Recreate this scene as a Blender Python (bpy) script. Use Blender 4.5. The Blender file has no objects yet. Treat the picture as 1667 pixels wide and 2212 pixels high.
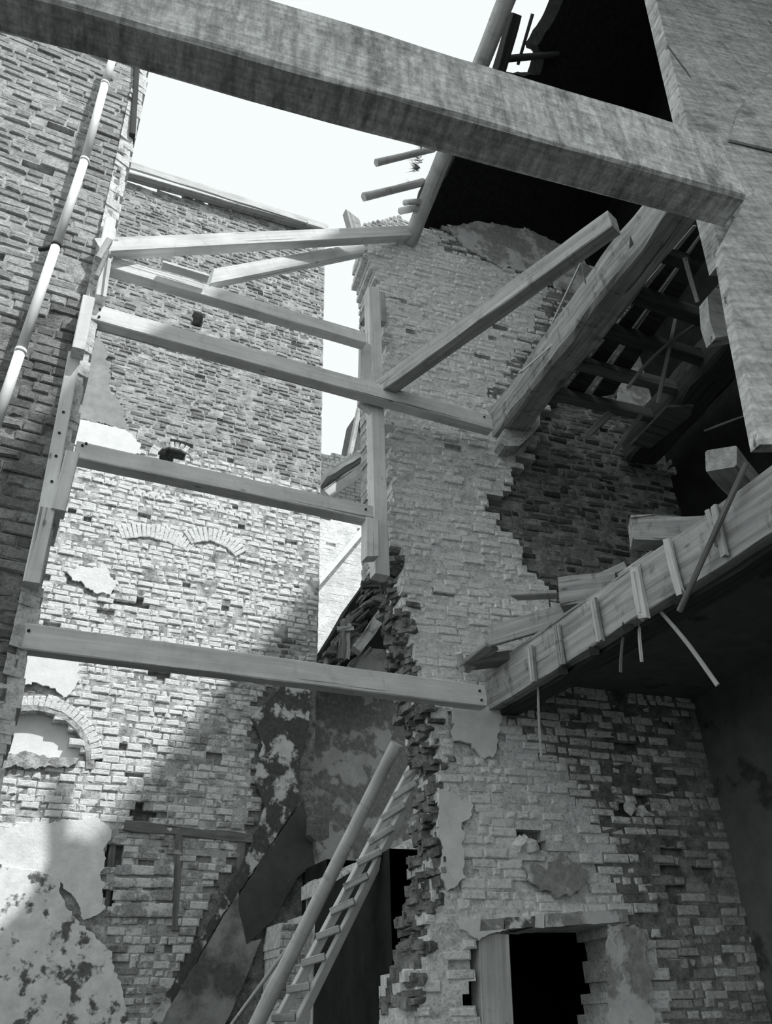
import bpy, bmesh, math, random
from mathutils import Vector, Matrix, noise
import numpy as np

# ------------------------------------------------------------------ camera
W_, H_ = 1667, 2212
CX, CY, FOC = 833.5, 1106.0, 1710.0
CAM = np.array([0.0, 0.0, 1.6])
z_ = np.array([750 - CX, -(-1500 - CY), -FOC]); z_ /= np.linalg.norm(z_)
x_ = np.array([4950 - CX, -(2100 - CY), -FOC]); x_ -= z_ * (x_ @ z_); x_ /= np.linalg.norm(x_)
y_ = np.cross(z_, x_)
R_ = np.stack([x_, y_, z_])                      # camera axes -> world axes
cam = bpy.data.cameras.new('camera')
cam.sensor_fit = 'HORIZONTAL'; cam.sensor_width = 36.0; cam.lens = FOC / W_ * 36.0
cam.clip_start = 0.05; cam.clip_end = 300
camo = bpy.data.objects.new('camera', cam)
bpy.context.scene.collection.objects.link(camo)
M = Matrix([[R_[i][j] for j in range(3)] for i in range(3)]).to_4x4()
M.translation = Vector(CAM)
camo.matrix_world = M
bpy.context.scene.camera = camo

# ------------------------------------------------------------------ world, sun, exposure
sc = bpy.context.scene
world = bpy.data.worlds.new('sky'); sc.world = world; world.use_nodes = True
bg = world.node_tree.nodes['Background']
bg.inputs['Color'].default_value = (0.775, 0.815, 0.81, 1); bg.inputs['Strength'].default_value = 1.21
SUN = Vector((-0.45, 1.0, -1.5)).normalized()
sl = bpy.data.lights.new('sun', 'SUN'); sl.energy = 4.2; sl.angle = math.radians(0.9); sl.color = (0.985, 1.0, 0.995)
so = bpy.data.objects.new('sun', sl); so.rotation_euler = SUN.to_track_quat('-Z', 'Y').to_euler()
so.location = (4, -6, 14); sc.collection.objects.link(so)
sc.view_settings.view_transform = 'Standard'; sc.view_settings.look = 'None'
sc.view_settings.exposure = 0.0; sc.view_settings.gamma = 1.0; sc.view_settings.use_curve_mapping = False
sc.cycles.max_bounces = 6; sc.cycles.diffuse_bounces = 4

rnd = random.Random(7)
COL = sc.collection

# ------------------------------------------------------------------ helpers
def ray(px, py):
    return R_ @ np.array([px - CX, -(py - CY), -FOC])
def U(px, py, Y):                                 # point of a sight line on the vertical plane y = Y
    r = ray(px, py); return Vector(CAM + r * (Y / r[1]))
def UZ(px, py, Z):                                # ... on the level z = Z
    r = ray(px, py); return Vector(CAM + r * ((Z - CAM[2]) / r[2]))
def proj(p):
    c = R_.T @ (np.array(p) - CAM)
    return (CX + FOC * c[0] / -c[2], CY - FOC * c[1] / -c[2])

class Wall:                                       # vertical plane, s along it, z up, d towards the viewer
    def __init__(self, p, ang):                   # ang: degrees turned towards the viewer on the right
        a = math.radians(ang)
        self.u = Vector((math.cos(a), -math.sin(a), 0)); self.v = Vector((math.sin(a), math.cos(a), 0))
        self.p = Vector((p[0], p[1], 0)); self.ang = -a
    def hit(self, px, py, d=0.0):
        r = ray(px, py); q = self.p - self.v * d
        t = ((q.x) * self.v.x + (q.y) * self.v.y) / (r[0] * self.v.x + r[1] * self.v.y)
        w = Vector(CAM + r * t)
        return w
    def sz(self, px, py, d=0.0):
        w = self.hit(px, py, d); q = w - self.p
        return (q.x * self.u.x + q.y * self.u.y, w.z)
    def pt(self, s, z, d=0.0):
        w = self.p + self.u * s - self.v * d
        return Vector((w.x, w.y, z))
    def poly(self, pts, d=0.0):
        return [self.sz(x, y, d) for x, y in pts]

def inside(p, poly):
    x, y = p; c = False; n = len(poly); j = n - 1
    for i in range(n):
        xi, yi = poly[i]; xj, yj = poly[j]
        if (yi > y) != (yj > y) and x < (xj - xi) * (y - yi) / (yj - yi) + xi: c = not c
        j = i
    return c

def props(o, label=None, cat=None, group=None, kind=None):
    if label: o['label'] = label
    if cat: o['category'] = cat
    if group: o['group'] = group
    if kind: o['kind'] = kind
    return o
def link(name, me, mat=None, parent=None):
    o = bpy.data.objects.new(name, me); COL.objects.link(o)
    if mat is not None and not me.materials:
        for m in (mat if isinstance(mat, list) else [mat]): me.materials.append(m)
    if parent is not None:
        o.parent = parent; o.matrix_parent_inverse = parent.matrix_world.inverted()
    return o
def empty(name, loc=(0, 0, 0)):
    o = bpy.data.objects.new(name, None); COL.objects.link(o); o.location = loc
    o.empty_display_size = .1
    bpy.context.view_layer.update()
    return o
class MB:
    def __init__(self): self.v = []; self.f = []; self.m = []
    def add(self, vs, fs, mi=0):
        b = len(self.v); self.v += [tuple(v) for v in vs]
        for f in fs: self.f.append(tuple(b + i for i in f)); self.m.append(mi)
    def mesh(self, name, smooth=False, mats=None):
        me = bpy.data.meshes.new(name); me.from_pydata(self.v, [], self.f)
        me.polygons.foreach_set('material_index', self.m)
        if smooth: me.polygons.foreach_set('use_smooth', [True] * len(self.f))
        for m in mats or []: me.materials.append(m)
        me.update(); return me

# ------------------------------------------------------------------ materials
TINT = (0.985, 1.0, 0.995)
def g(v): return (v * TINT[0], v * TINT[1], v * TINT[2], 1)
def newmat(name):
    m = bpy.data.materials.new(name); m.use_nodes = True
    nt = m.node_tree; b = nt.nodes['Principled BSDF']; b.inputs['Roughness'].default_value = .92
    b.inputs['Specular IOR Level'].default_value = .15
    return m, nt, b
def N(nt, t, **k):
    n = nt.nodes.new(t)
    for a, v in k.items():
        if a in n.inputs: n.inputs[a].default_value = v
        else: setattr(n, a, v)
    return n
def noise_n(nt, vec, scale, detail=4, rough=.6, stretch=None, off=None):
    if stretch or off:
        mp = nt.nodes.new('ShaderNodeMapping'); nt.links.new(vec, mp.inputs['Vector'])
        if stretch: mp.inputs['Scale'].default_value = stretch
        if off: mp.inputs['Location'].default_value = off
        vec = mp.outputs['Vector']
    n = nt.nodes.new('ShaderNodeTexNoise'); n.inputs['Scale'].default_value = scale
    n.inputs['Detail'].default_value = detail; n.inputs['Roughness'].default_value = rough
    nt.links.new(vec, n.inputs['Vector']); return n.outputs['Fac']
def maprange(nt, v, a, b, c, d, clamp=True):
    n = nt.nodes.new('ShaderNodeMapRange'); n.clamp = clamp
    nt.links.new(v, n.inputs['Value'])
    for i, x in zip(('From Min', 'From Max', 'To Min', 'To Max'), (a, b, c, d)): n.inputs[i].default_value = x
    return n.outputs['Result']
def math_n(nt, op, a, b):
    n = nt.nodes.new('ShaderNodeMath'); n.operation = op
    for i, x in enumerate((a, b)):
        if isinstance(x, (int, float)): n.inputs[i].default_value = x
        else: nt.links.new(x, n.inputs[i])
    return n.outputs[0]
def grey(nt, b, v):                               # scalar -> slightly cool grey
    c = nt.nodes.new('ShaderNodeCombineColor')
    for i in range(3):
        nt.links.new(math_n(nt, 'MULTIPLY', v, TINT[i]), c.inputs[i])
    nt.links.new(c.outputs[0], b.inputs['Base Color'])
def bump(nt, b, h, strength, dist=.01):
    n = nt.nodes.new('ShaderNodeBump'); n.inputs['Strength'].default_value = strength
    n.inputs['Distance'].default_value = dist
    nt.links.new(h, n.inputs['Height']); nt.links.new(n.outputs['Normal'], b.inputs['Normal'])
def pos(nt): return nt.nodes.new('ShaderNodeNewGeometry').outputs['Position']
def lerp(nt, f, a, b):
    d = nt.nodes.new('ShaderNodeMix'); d.data_type = 'FLOAT'
    nt.links.new(f, d.inputs[0])
    for i, x in ((2, a), (3, b)):
        if isinstance(x, (int, float)): d.inputs[i].default_value = x
        else: nt.links.new(x, d.inputs[i])
    return d.outputs[0]

def mat_brick(name, base, spread=.35, wash=None, wash_amt=.5, soot=.0, pits=.3):
    m, nt, b = newmat(name); P = pos(nt)
    ge = nt.nodes.new('ShaderNodeNewGeometry'); oi = nt.nodes.new('ShaderNodeObjectInfo')
    r = math_n(nt, 'FRACT', math_n(nt, 'ADD', ge.outputs['Random Per Island'], oi.outputs['Random']), 0)
    v = maprange(nt, r, 0, 1, base * (1 - spread), base * (1 + spread))
    n1 = noise_n(nt, P, 34, 5, .7)
    v = math_n(nt, 'MULTIPLY', v, maprange(nt, n1, .3, .7, .68, 1.32))
    n0 = noise_n(nt, P, 2.0, 3, .6)
    v = math_n(nt, 'MULTIPLY', v, maprange(nt, n0, .3, .7, .8, 1.2))
    if wash is not None:
        w = math_n(nt, 'ADD', noise_n(nt, P, 5, 5, .65), math_n(nt, 'MULTIPLY', r, .16))
        f = maprange(nt, w, .66 - wash_amt * .32, .74 - wash_amt * .32, 0, 1)
        v = lerp(nt, f, v, math_n(nt, 'MULTIPLY', maprange(nt, n1, .3, .7, .85, 1.1), wash))
    if soot:
        f = maprange(nt, noise_n(nt, P, 1.6, 4, .6, off=(3, 1, 7)), .62 - soot * .3, .75 - soot * .3, 0, 1)
        v = math_n(nt, 'MULTIPLY', v, lerp(nt, f, 1.0, .3))
    pt = maprange(nt, noise_n(nt, P, 48, 4, .65, stretch=(.6, .6, 1.5)), .54, .64, 1, 1 - pits)
    v = math_n(nt, 'MULTIPLY', v, pt)
    grey(nt, b, v)
    h = math_n(nt, 'ADD', noise_n(nt, P, 60, 6, .7), math_n(nt, 'MULTIPLY', noise_n(nt, P, 14, 4, .6), 1.2))
    bump(nt, b, h, .9, .012)
    return m
def mat_mortar(name, base, dark=.5, scale=9):
    m, nt, b = newmat(name); P = pos(nt)
    v = maprange(nt, noise_n(nt, P, scale, 6, .7), .35, .65, base * dark, base * 1.15)
    v = math_n(nt, 'MULTIPLY', v, maprange(nt, noise_n(nt, P, 60, 4, .65), .52, .64, 1, .6))
    grey(nt, b, v); bump(nt, b, noise_n(nt, P, 45, 6, .75), .9, .015)
    return m
def mat_plaster(name, a, c=None, thr=.5, scale=3.0, sharp=.03, grime=.2, bmp=.35):
    m, nt, b = newmat(name); P = pos(nt)
    v = maprange(nt, noise_n(nt, P, 6, 6, .65), .3, .7, a * (1 - grime), a * (1 + grime))
    if c is not None:
        f = maprange(nt, noise_n(nt, P, scale, 7, .62, off=(5, 2, 1)), thr - sharp, thr + sharp, 0, 1)
        v = lerp(nt, f, v, math_n(nt, 'MULTIPLY', maprange(nt, noise_n(nt, P, 22, 4, .6), .3, .7, .75, 1.25), c))
    grey(nt, b, v)
    h = noise_n(nt, P, 30, 6, .7)
    if c is not None: h = math_n(nt, 'ADD', h, math_n(nt, 'MULTIPLY', f, -1.0))
    bump(nt, b, h, bmp, .01)
    return m
def mat_wood(name, a, var=.3, grain=1.0, dark=.0, stain=.0, up=False, saw=0):
    m, nt, b = newmat(name)
    tc = nt.nodes.new('ShaderNodeTexCoord'); O = tc.outputs['Object']
    oi = nt.nodes.new('ShaderNodeObjectInfo')
    ad = nt.nodes.new('ShaderNodeVectorMath'); ad.operation = 'ADD'
    sc_ = nt.nodes.new('ShaderNodeVectorMath'); sc_.operation = 'SCALE'
    cb = nt.nodes.new('ShaderNodeCombineXYZ')
    for i in range(3): nt.links.new(oi.outputs['Random'], cb.inputs[i])
    nt.links.new(cb.outputs[0], sc_.inputs[0]); sc_.inputs['Scale'].default_value = 37
    nt.links.new(O, ad.inputs[0]); nt.links.new(sc_.outputs[0], ad.inputs[1]); V = ad.outputs[0]
    if up:
        rt = nt.nodes.new('ShaderNodeMapping'); rt.inputs['Rotation'].default_value = (0, math.pi/2 + .25, 0); nt.links.new(V, rt.inputs['Vector']); V = rt.outputs[0]
    g1 = noise_n(nt, V, 9 * grain, 6, .65, stretch=(.12, 3.2, 3.2))
    g2 = noise_n(nt, V, 3.5, 5, .6, stretch=(.8, 1.4, 1.4))
    v = math_n(nt, 'MULTIPLY', maprange(nt, g1, .3, .7, a * (1 - var), a * (1 + var)), maprange(nt, g2, .3, .7, .85, 1.15))
    if stain:
        f = maprange(nt, noise_n(nt, V, 11, 6, .7, stretch=(1, .45, .45), off=(4, 4, 4)), .54, .68, 0, stain)
        v = math_n(nt, 'MULTIPLY', v, math_n(nt, 'SUBTRACT', 1.0, f))
    if saw:
        v = math_n(nt, 'MULTIPLY', v, maprange(nt, noise_n(nt, V, 13, 4, .6, stretch=(2.6, .35, .35)), .36, .6, 1 - saw, 1.08))
        v = math_n(nt, 'MULTIPLY', v, maprange(nt, noise_n(nt, V, 60, 5, .7, stretch=(1, .6, .6)), .35, .6, 1 - saw, 1.1))
    ck = noise_n(nt, V, 6, 3, .5, stretch=(.07, 5, 5), off=(9, 0, 3))
    crack = maprange(nt, ck, .67, .70, 0, 1)
    v = math_n(nt, 'MULTIPLY', v, lerp(nt, crack, 1.0, .35))
    # knots
    vo = nt.nodes.new('ShaderNodeTexVoronoi'); vo.inputs['Scale'].default_value = 3.6
    mp = nt.nodes.new('ShaderNodeMapping'); mp.inputs['Scale'].default_value = (.7, 1.8, 1.8); nt.links.new(V, mp.inputs['Vector'])
    nt.links.new(mp.outputs[0], vo.inputs['Vector'])
    kn = maprange(nt, vo.outputs['Distance'], .04, .09, .45, 1)
    v = math_n(nt, 'MULTIPLY', v, kn)
    grey(nt, b, v)
    bump(nt, b, math_n(nt, 'SUBTRACT', g1, math_n(nt, 'MULTIPLY', crack, .8)), .45, .008)
    return m
def mat_plain(name, a, var=.2, scale=8, bmp=.3, rough=.9):
    m, nt, b = newmat(name); P = pos(nt)
    grey(nt, b, maprange(nt, noise_n(nt, P, scale, 5, .6), .3, .7, a * (1 - var), a * (1 + var)))
    bump(nt, b, noise_n(nt, P, scale * 6, 4, .6), bmp, .006); b.inputs['Roughness'].default_value = rough
    return m

B_LEFT = mat_brick('weathered_brick_left', .42, .22)
B_LEFT_SHADE = mat_brick('brick_left_shaded', .22, .35)  # darker copy of the left brick, paints in the shade low down
B_TOWER = mat_brick('tower_brick', .36, .34)
B_WASH = mat_brick('whitewashed_brick', .50, .2, wash=.86, wash_amt=.85)
B_WASHW = mat_brick('worn_shaded_whitewash_brick', .42, .3, wash=.78, wash_amt=.42, soot=.25)  # worn whitewash, also darkened for the shaded part of the tall wall
B_MID = mat_brick('pale_old_brick', .93, .09, wash=.95, wash_amt=.5, pits=.3)
B_MIDD = mat_brick('smoky_old_brick', .76, .22, wash=.88, wash_amt=.35, pits=.55)
B_SOOT = mat_brick('sooty_brick', .15, .6, wash=.34, wash_amt=.12)
B_DARK = mat_brick('dim_brick', .46, .35)
B_FAR = mat_brick('far_brick', .78, .1)
M_LIGHT = mat_mortar('lime_mortar', .62, .6)
M_TOWER = mat_mortar('tower_mortar', .60, .55, 6)
M_WASH = mat_mortar('whitewashed_mortar', .66, .3, 8)
M_MID = mat_mortar('rough_mortar', .92, .68, 14)
M_DARK = mat_mortar('dark_mortar', .38, .4)
M_RUB = mat_mortar('rubble_core', .34, .3)
P_GREY = mat_plaster('grey_plaster', .33)
P_WHITE = mat_plaster('white_plaster', .80, grime=.08)
P_PALE = mat_plaster('pale_plaster', .80, grime=.15, bmp=.7)
P_PALED = mat_plaster('dull_pale_plaster', .62, .34, .5, 3.2, bmp=.7)
P_PEEL = mat_plaster('peeling_whitewash', .80, .15, .545, 5.5)
P_BAND = mat_plaster('dark_paint_flaking', .58, .085, .455, 3.4)
P_TAR = mat_plaster('tarred_plaster', .08, .3, .70, 6.0)
P_STAIR = mat_plaster('stained_plaster', .33, .13, .55, 1.8, .06)
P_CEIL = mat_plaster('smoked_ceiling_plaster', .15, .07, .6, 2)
P_RECESS = mat_plaster('recess_plaster', .46, .22, .47, 1.7, .02)
W_NEW = mat_wood('sawn_pine', .74, .14, stain=.15)
W_BIG = mat_wood('weathered_timber', .80, .25, 2.6, stain=.5, saw=.35)
W_PLANK = mat_wood('weathered_plank', .66, .18, 1.3, stain=.5, up=True, saw=.3)
W_OLD = mat_wood('old_oak', .40, .4, .9, stain=.5)
W_OLDL = mat_wood('old_pale_oak', .46, .35, .9, stain=.35)
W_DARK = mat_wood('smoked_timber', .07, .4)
W_DIM = mat_wood('dull_board', .17, .35)
W_LOG = mat_wood('peeled_pole', .56, .2, stain=.4)
W_PALE = mat_wood('pale_lath', .62, .15)
W_PAINT = mat_wood('whitewashed_post', .5, .25, stain=.4)
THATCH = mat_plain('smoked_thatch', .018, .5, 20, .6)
BLACK = mat_plain('unlit_interior_black', .02, .4, 5)  # near black paints in the shade of unlit rooms and holes
METAL = mat_plain('painted_pipe', .86, .04, 12, .05, .5)
IRON = mat_plain('rusty_iron', .05, .3, 20)
ROOFM = mat_plain('weathered_roof_tile', .12, .4, 12)
EARTH = mat_plain('rubble_ground', .05, .3, 3)

# ------------------------------------------------------------------ timber
def frame_of(p0, p1, up=Vector((0, 0, 1)), roll=0):
    x = (p1 - p0).normalized(); z = (up - x * up.dot(x))
    if z.length < 1e-3: z = Vector((0, 1, 0)) - x * x.y
    z.normalize(); y = z.cross(x)
    if roll:
        c, s = math.cos(roll), math.sin(roll); y, z = y * c + z * s, z * c - y * s
    m = Matrix((x, y, z)).transposed().to_4x4(); m.translation = p0
    return m
def timber(name, p0, p1, w, h, mat, parent=None, up=Vector((0, 0, 1)), roll=0, rough=.0, seg=None,
           ch=.006, cut0=(0, 0), cut1=(0, 0), taper=1.0, bend=(0, 0), spike0=0, spike1=0, seed=None):
    """squared timber; local x along it, y its width w, z its height h"""
    p0 = Vector(p0); p1 = Vector(p1); L = (p1 - p0).length
    r = random.Random(seed if seed is not None else hash((round(p0.x, 2), round(p1.z, 2))) & 0xffff)
    seg = seg or max(2, int(L / .12) if rough else 2)
    ch = min(ch, w * .3, h * .3)
    prof = [(-w/2+ch, -h/2), (w/2-ch, -h/2), (w/2, -h/2+ch), (w/2, h/2-ch), (w/2-ch, h/2), (-w/2+ch, h/2), (-w/2, h/2-ch), (-w/2, -h/2+ch)]
    n = len(prof); mb = MB(); vs = []
    for i in range(seg + 1):
        t = i / seg; k = 1 + (taper - 1) * t
        by = bend[0] * math.sin(math.pi * t); bz = bend[1] * math.sin(math.pi * t)
        for j, (y, z) in enumerate(prof):
            x = t * L
            if i == 0: x += cut0[0] * y + cut0[1] * z - (r.random() * spike0 if spike0 else 0)
            if i == seg: x += cut1[0] * y + cut1[1] * z + (r.random() * spike1 if spike1 else 0)
            jy = rough * (noise.noise(Vector((x * 3.1, j * 3.7, p0.x * 5))) ) ; jz = rough * (noise.noise(Vector((x * 3.1, j * 5.3 + 9, p0.y * 5))))
            vs.append((x, (y + jy) * k + by, (z + jz) * k + bz))
    fs = []
    for i in range(seg):
        for j in range(n):
            a = i * n + j; b = i * n + (j + 1) % n
            fs.append((a, b, b + n, a + n))
    fs.append(tuple(range(n - 1, -1, -1))); fs.append(tuple(seg * n + j for j in range(n)))
    mb.add(vs, [f[::-1] for f in fs])
    o = link(name, mb.mesh(name), mat)
    o.matrix_world = frame_of(p0, p1, up, roll)
    if parent is not None:
        o.parent = parent; o.matrix_parent_inverse = parent.matrix_world.inverted()
    return o
def pole(name, p0, p1, r0, r1, mat, parent=None, rough=.04, n=14, seg=None, bend=0, cap=True):
    p0 = Vector(p0); p1 = Vector(p1); L = (p1 - p0).length; seg = seg or max(2, int(L / .18)); vs = []
    for i in range(seg + 1):
        t = i / seg; rr = r0 + (r1 - r0) * t
        for j in range(n):
            a = 2 * math.pi * j / n
            q = rr * (1 + rough * 2 * noise.noise(Vector((math.cos(a) * 1.5, math.sin(a) * 1.5, t * L * 2.5 + p0.x * 9))))
            vs.append((t * L, q * math.cos(a), q * math.sin(a) + bend * math.sin(math.pi * t)))
    fs = [(i*n+j, (i+1)*n+j, (i+1)*n+(j+1) % n, i*n+(j+1) % n) for i in range(seg) for j in range(n)]
    if cap: fs += [tuple(range(n)), tuple(seg*n + j for j in range(n-1, -1, -1))]
    mb = MB(); mb.add(vs, [f[::-1] for f in fs]); me = mb.mesh(name)
    me.polygons.foreach_set('use_smooth', [len(f) == 4 for f in fs])
    o = link(name, me, mat); o.matrix_world = frame_of(p0, p1)
    if parent is not None:
        o.parent = parent; o.matrix_parent_inverse = parent.matrix_world.inverted()
    return o
def slab_pts(name, pts, nrm, thick, mat, parent=None):
    """flat piece: polygon of world points, pushed back by thick along nrm"""
    bm = bmesh.new(); nrm = Vector(nrm)
    a = [bm.verts.new(p) for p in pts]; b = [bm.verts.new(Vector(p) + nrm * thick) for p in pts]
    bm.faces.new(a); bm.faces.new(b[::-1])
    n = len(pts)
    for i in range(n): bm.faces.new((a[i], b[i], b[(i+1) % n], a[(i+1) % n]))
    bmesh.ops.recalc_face_normals(bm, faces=bm.faces)
    bmesh.ops.triangulate(bm, faces=[f for f in bm.faces if len(f.verts) > 4])
    me = bpy.data.meshes.new(name); bm.to_mesh(me); bm.free()
    return link(name, me, mat, parent)
def ragged(poly, step=.06, amp=.03, seed=0, closed=True):
    out = []; n = len(poly)
    for i in range(n if closed else n - 1):
        a = Vector(poly[i]).to_2d(); b = Vector(poly[(i+1) % n]).to_2d(); k = max(1, int((b - a).length / step))
        for j in range(k):
            p = a + (b - a) * (j / k)
            q = Vector((p.x * 6 + seed * 7.7, p.y * 6, seed)); q2 = q + Vector((31, 17, 5))
            out.append((p.x + amp * (noise.noise(q) + .6 * noise.noise(q * 3) + .45 * noise.noise(q * 8)), p.y + amp * (noise.noise(q2) + .6 * noise.noise(q2 * 3) + .45 * noise.noise(q2 * 8))))
    return out

# ------------------------------------------------------------------ brick walls
VARIANTS = []
def brick_verts(L, H, d0, d1, r, ch=.013):
    """brick front in local (x along, y depth back, z up): sides run from depth d1 to the face at d0"""
    j = lambda a: (r.random() - .5) * 2 * a
    x0, x1, z0, z1 = -L/2, L/2, -H/2, H/2
    e = min(H * .08, .006)
    t = 0
    side = [(x0 + j(e), z0 + j(e)), (x1 + j(e), z0 + j(e)), (x1 + j(e), z1 + j(e)), (x0 + j(e), z1 + j(e))]
    c = min(ch, H * .26)
    t = j(.004); back = [(x, d1, z) for x, z in side]
    mid = [(x, d0 + c * .9 + t * (1 if x > 0 else -1), z) for x, z in side]
    front = [(x - math.copysign(c * (1 + r.random()), x), d0 + t * (1 if x > 0 else -1) + j(.003), z - math.copysign(c * (.7 + .5 * r.random()), z)) for x, z in side]
    return back + mid + front
BF = [(0, 1, 5, 4), (1, 2, 6, 5), (2, 3, 7, 6), (3, 0, 4, 7), (4, 5, 9, 8), (5, 6, 10, 9), (6, 7, 11, 10), (7, 4, 8, 11), (8, 9, 10, 11)]
for k in range(16):
    r = random.Random(k); mb = MB(); mb.add(brick_verts(1, .3, 0, .3, r, .035), BF)
    me = mb.mesh('brick'); VARIANTS.append(me)

def brick_wall(name, wl, outline, zones, h, L, thick, mats, base=('brick', 0, 0), proud=.010, rag=.05,
               n_ind=300, seed=1, wave=.006, recess=.010, label=None, gap=.012, frame_only=True, irregular=.0, rag_l=.03, rag_r=.006):
    """outline, zones in (s, z) of the wall; zones: (poly, kind, brick material index, mortar material index, set-back)
    kinds: brick, bare (bricks gone), void (open). mats: list of materials of bricks and mortar"""
    r = random.Random(seed)
    zmin = min(p[1] for p in outline); zmax = max(p[1] for p in outline)
    smin = min(p[0] for p in outline); smax = max(p[0] for p in outline)
    core = MB(); stuff = MB(); cand = []
    k = int(zmin / h) - 1; zc = k * h
    while zc < zmax:
        hh = h * (1 + irregular * (r.random() - .5))
        zm = zc + hh / 2; xs_ = []; j_ = len(outline) - 1
        for i_ in range(len(outline)):
            (xa, za), (xb, zb_) = outline[i_], outline[j_]
            if (za > zm) != (zb_ > zm): xs_.append((xb - xa) * (zm - za) / (zb_ - za) + xa)
            j_ = i_
        if len(xs_) < 2: zc += hh; k += 1; continue
        x_lo = min(xs_) + rag_l * (r.random() - .5); x_hi = max(xs_) + rag_r * (r.random() - .5)
        s = x_lo - r.random() * L * .8; head = k % 2 == 0
        while s < x_hi:
            stretch = (r.random() < .72) if not head else (r.random() < .35)
            ll = L * (1 if stretch else .5) * (.88 + .24 * r.random())
            if s < x_lo:
                ll -= x_lo - s; s = x_lo
                if ll < .045: s += max(ll, 0); continue
            if s + ll > x_hi - .04: ll = x_hi - s
            c = (s + ll / 2, zc + hh / 2)
            q = Vector((c[0] * 4 + seed, c[1] * 4, seed * 3.3))
            cc = (c[0] + rag * noise.noise(q), c[1] + rag * noise.noise(q + Vector((50, 3, 1))))
            if True:
                kind, bi, mi, back = base[0], base[1], base[2], 0.0
                for z in zones:
                    if inside(cc, z[0]): kind, bi, mi, back = z[1], z[2], z[3], z[4]; break
                if kind != 'void':
                    w = wave * noise.noise(Vector((c[0] * .9, k * .37, seed)))
                    if kind == 'brick' and r.random() < .006 + irregular * .02: kind = 'bare'; back += .035
                    # mortar cell, front corners pushed in and out by one continuous noise
                    cv = []
                    for (a, b_) in ((s, zc), (s + ll, zc), (s + ll, zc + hh), (s, zc + hh)):
                        dd = recess + back + (.02 if kind == 'bare' else 0) + .014 * noise.noise(Vector((a * 7, b_ * 9, seed)))
                        cv.append(wl.pt(a, b_ + wave * noise.noise(Vector((a * .9, k * .37, seed))) * 0, -dd))
                    bv = [wl.pt(a, b_, -thick) for (a, b_) in ((s, zc), (s + ll, zc), (s + ll, zc + hh), (s, zc + hh))]
                    core.add(cv + bv, [(0, 1, 2, 3), (1, 0, 4, 5), (2, 1, 5, 6), (3, 2, 6, 7), (0, 3, 7, 4), (5, 4, 7, 6)], mi)
                    if kind == 'brick':
                        bl = ll - gap * (.7 + .6 * r.random()); bh = hh - gap * (.6 + .8 * r.random())
                        d = -back + proud * (r.random() * 1.6 - .6) + (r.random() < .06) * (-.02)
                        cand.append((c[0], c[1] + w, bl, bh, d, bi, r.randrange(1 << 30)))
            s += ll
        zc += hh; k += 1
    # the bricks that show largest stay objects of their own
    sc_ = []
    for i, (s, z, bl, bh, d, bi, sd) in enumerate(cand):
        a = proj(wl.pt(s - bl/2, z)); b = proj(wl.pt(s + bl/2, z + bh))
        vis = 45 < (a[0]+b[0])/2 < 1625 and 60 < (a[1]+b[1])/2 < 2160
        sc_.append(((math.dist(a, b) if vis else 0), i))
    sc_.sort(reverse=True); pick = {i for v, i in sc_[:n_ind] if v > 9}
    top = link(name, core.mesh(name, mats=mats)); props(top, label, None, None, 'structure')
    for i, (s, z, bl, bh, d, bi, sd) in enumerate(cand):
        rr = random.Random(sd)
        if i in pick:
            me = VARIANTS[sd % 16]
            if not me.materials: me.materials.append(mats[0])
            o = bpy.data.objects.new('brick', me); COL.objects.link(o); o.parent = top
            o.location = wl.pt(s, z, d); o.rotation_euler = (0, (rr.random()-.5) * .03, wl.ang)
            o.scale = (bl, (d + .03 + .02 + proud) / .3 if d > -.02 else .12, bh / .3)
            o.material_slots[0].link = 'OBJECT'; o.material_slots[0].material = mats[bi]
        else:
            vs = brick_verts(bl, bh, -d, -d + .05, rr); t = (rr.random() - .5) * .03
            stuff.add([wl.pt(s + x, z + zz + x * t, -y) for x, y, zz in vs], BF, bi)
    if stuff.v:
        o = link('brickwork', stuff.mesh('brickwork', mats=mats), None, top); props(o, kind='stuff')
    return top
def patch(top, wl, poly_px, mat, d=.012, thick=.03, step=.022, amp=.042, seed=0, name='plaster_patch', label=None):
    poly = ragged(wl.poly(poly_px), step, amp, seed)
    o = slab_pts(name, [wl.pt(s, z, d) for s, z in poly], wl.v, thick, mat, top)
    if label: o['label'] = label
    return o

# ================================================================== LARGE STRUCTURE
WL = Wall((0, 4.6), 0)        # near wall on the left
WT = Wall((0, 9.2), 0)        # tall wall behind
WR = Wall((2.507, 5.0), 7.5)  # broken wall on the right
# ---- left wall
lo = WL.poly([(-160, -60), (312, 100), (300, 155), (284, 250), (256, 420), (205, 640), (160, 850), (100, 1110), (58, 1340), (40, 1420), (20, 1540), (-160, 1600)])
lo = [(p[0] if p[0] < -.03 or i in () else p[0], p[1]) for i, p in enumerate(lo)]
low_shade_z = WL.poly([(-300, 620), (60, 700), (200, 640), (300, 640), (100, 1700), (-300, 1700)])  # lower part of the left wall, its shade put into the brick colour
lo2 = [(-1.6, 0), (-1.6, 9.9)] + [(-.20, 9.9)] + [WL.sz(*p) for p in [(300, 155), (284, 250), (254, 420), (203, 640), (158, 850), (98, 1110), (52, 1340)]] + [(-.02, 2.5), (-.02, 0)]
wall_left = brick_wall('wall_left', WL, lo2, [(low_shade_z, 'brick', 1, 3, 0)], .085, .235, .36, [B_LEFT, B_LEFT_SHADE, M_LIGHT, M_RUB],
                       base=('brick', 0, 2), proud=.014, rag=.02, seed=3, wave=.02, recess=.008, gap=.014,
                       label='near brick wall on the left that carries the white pipe')
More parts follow.
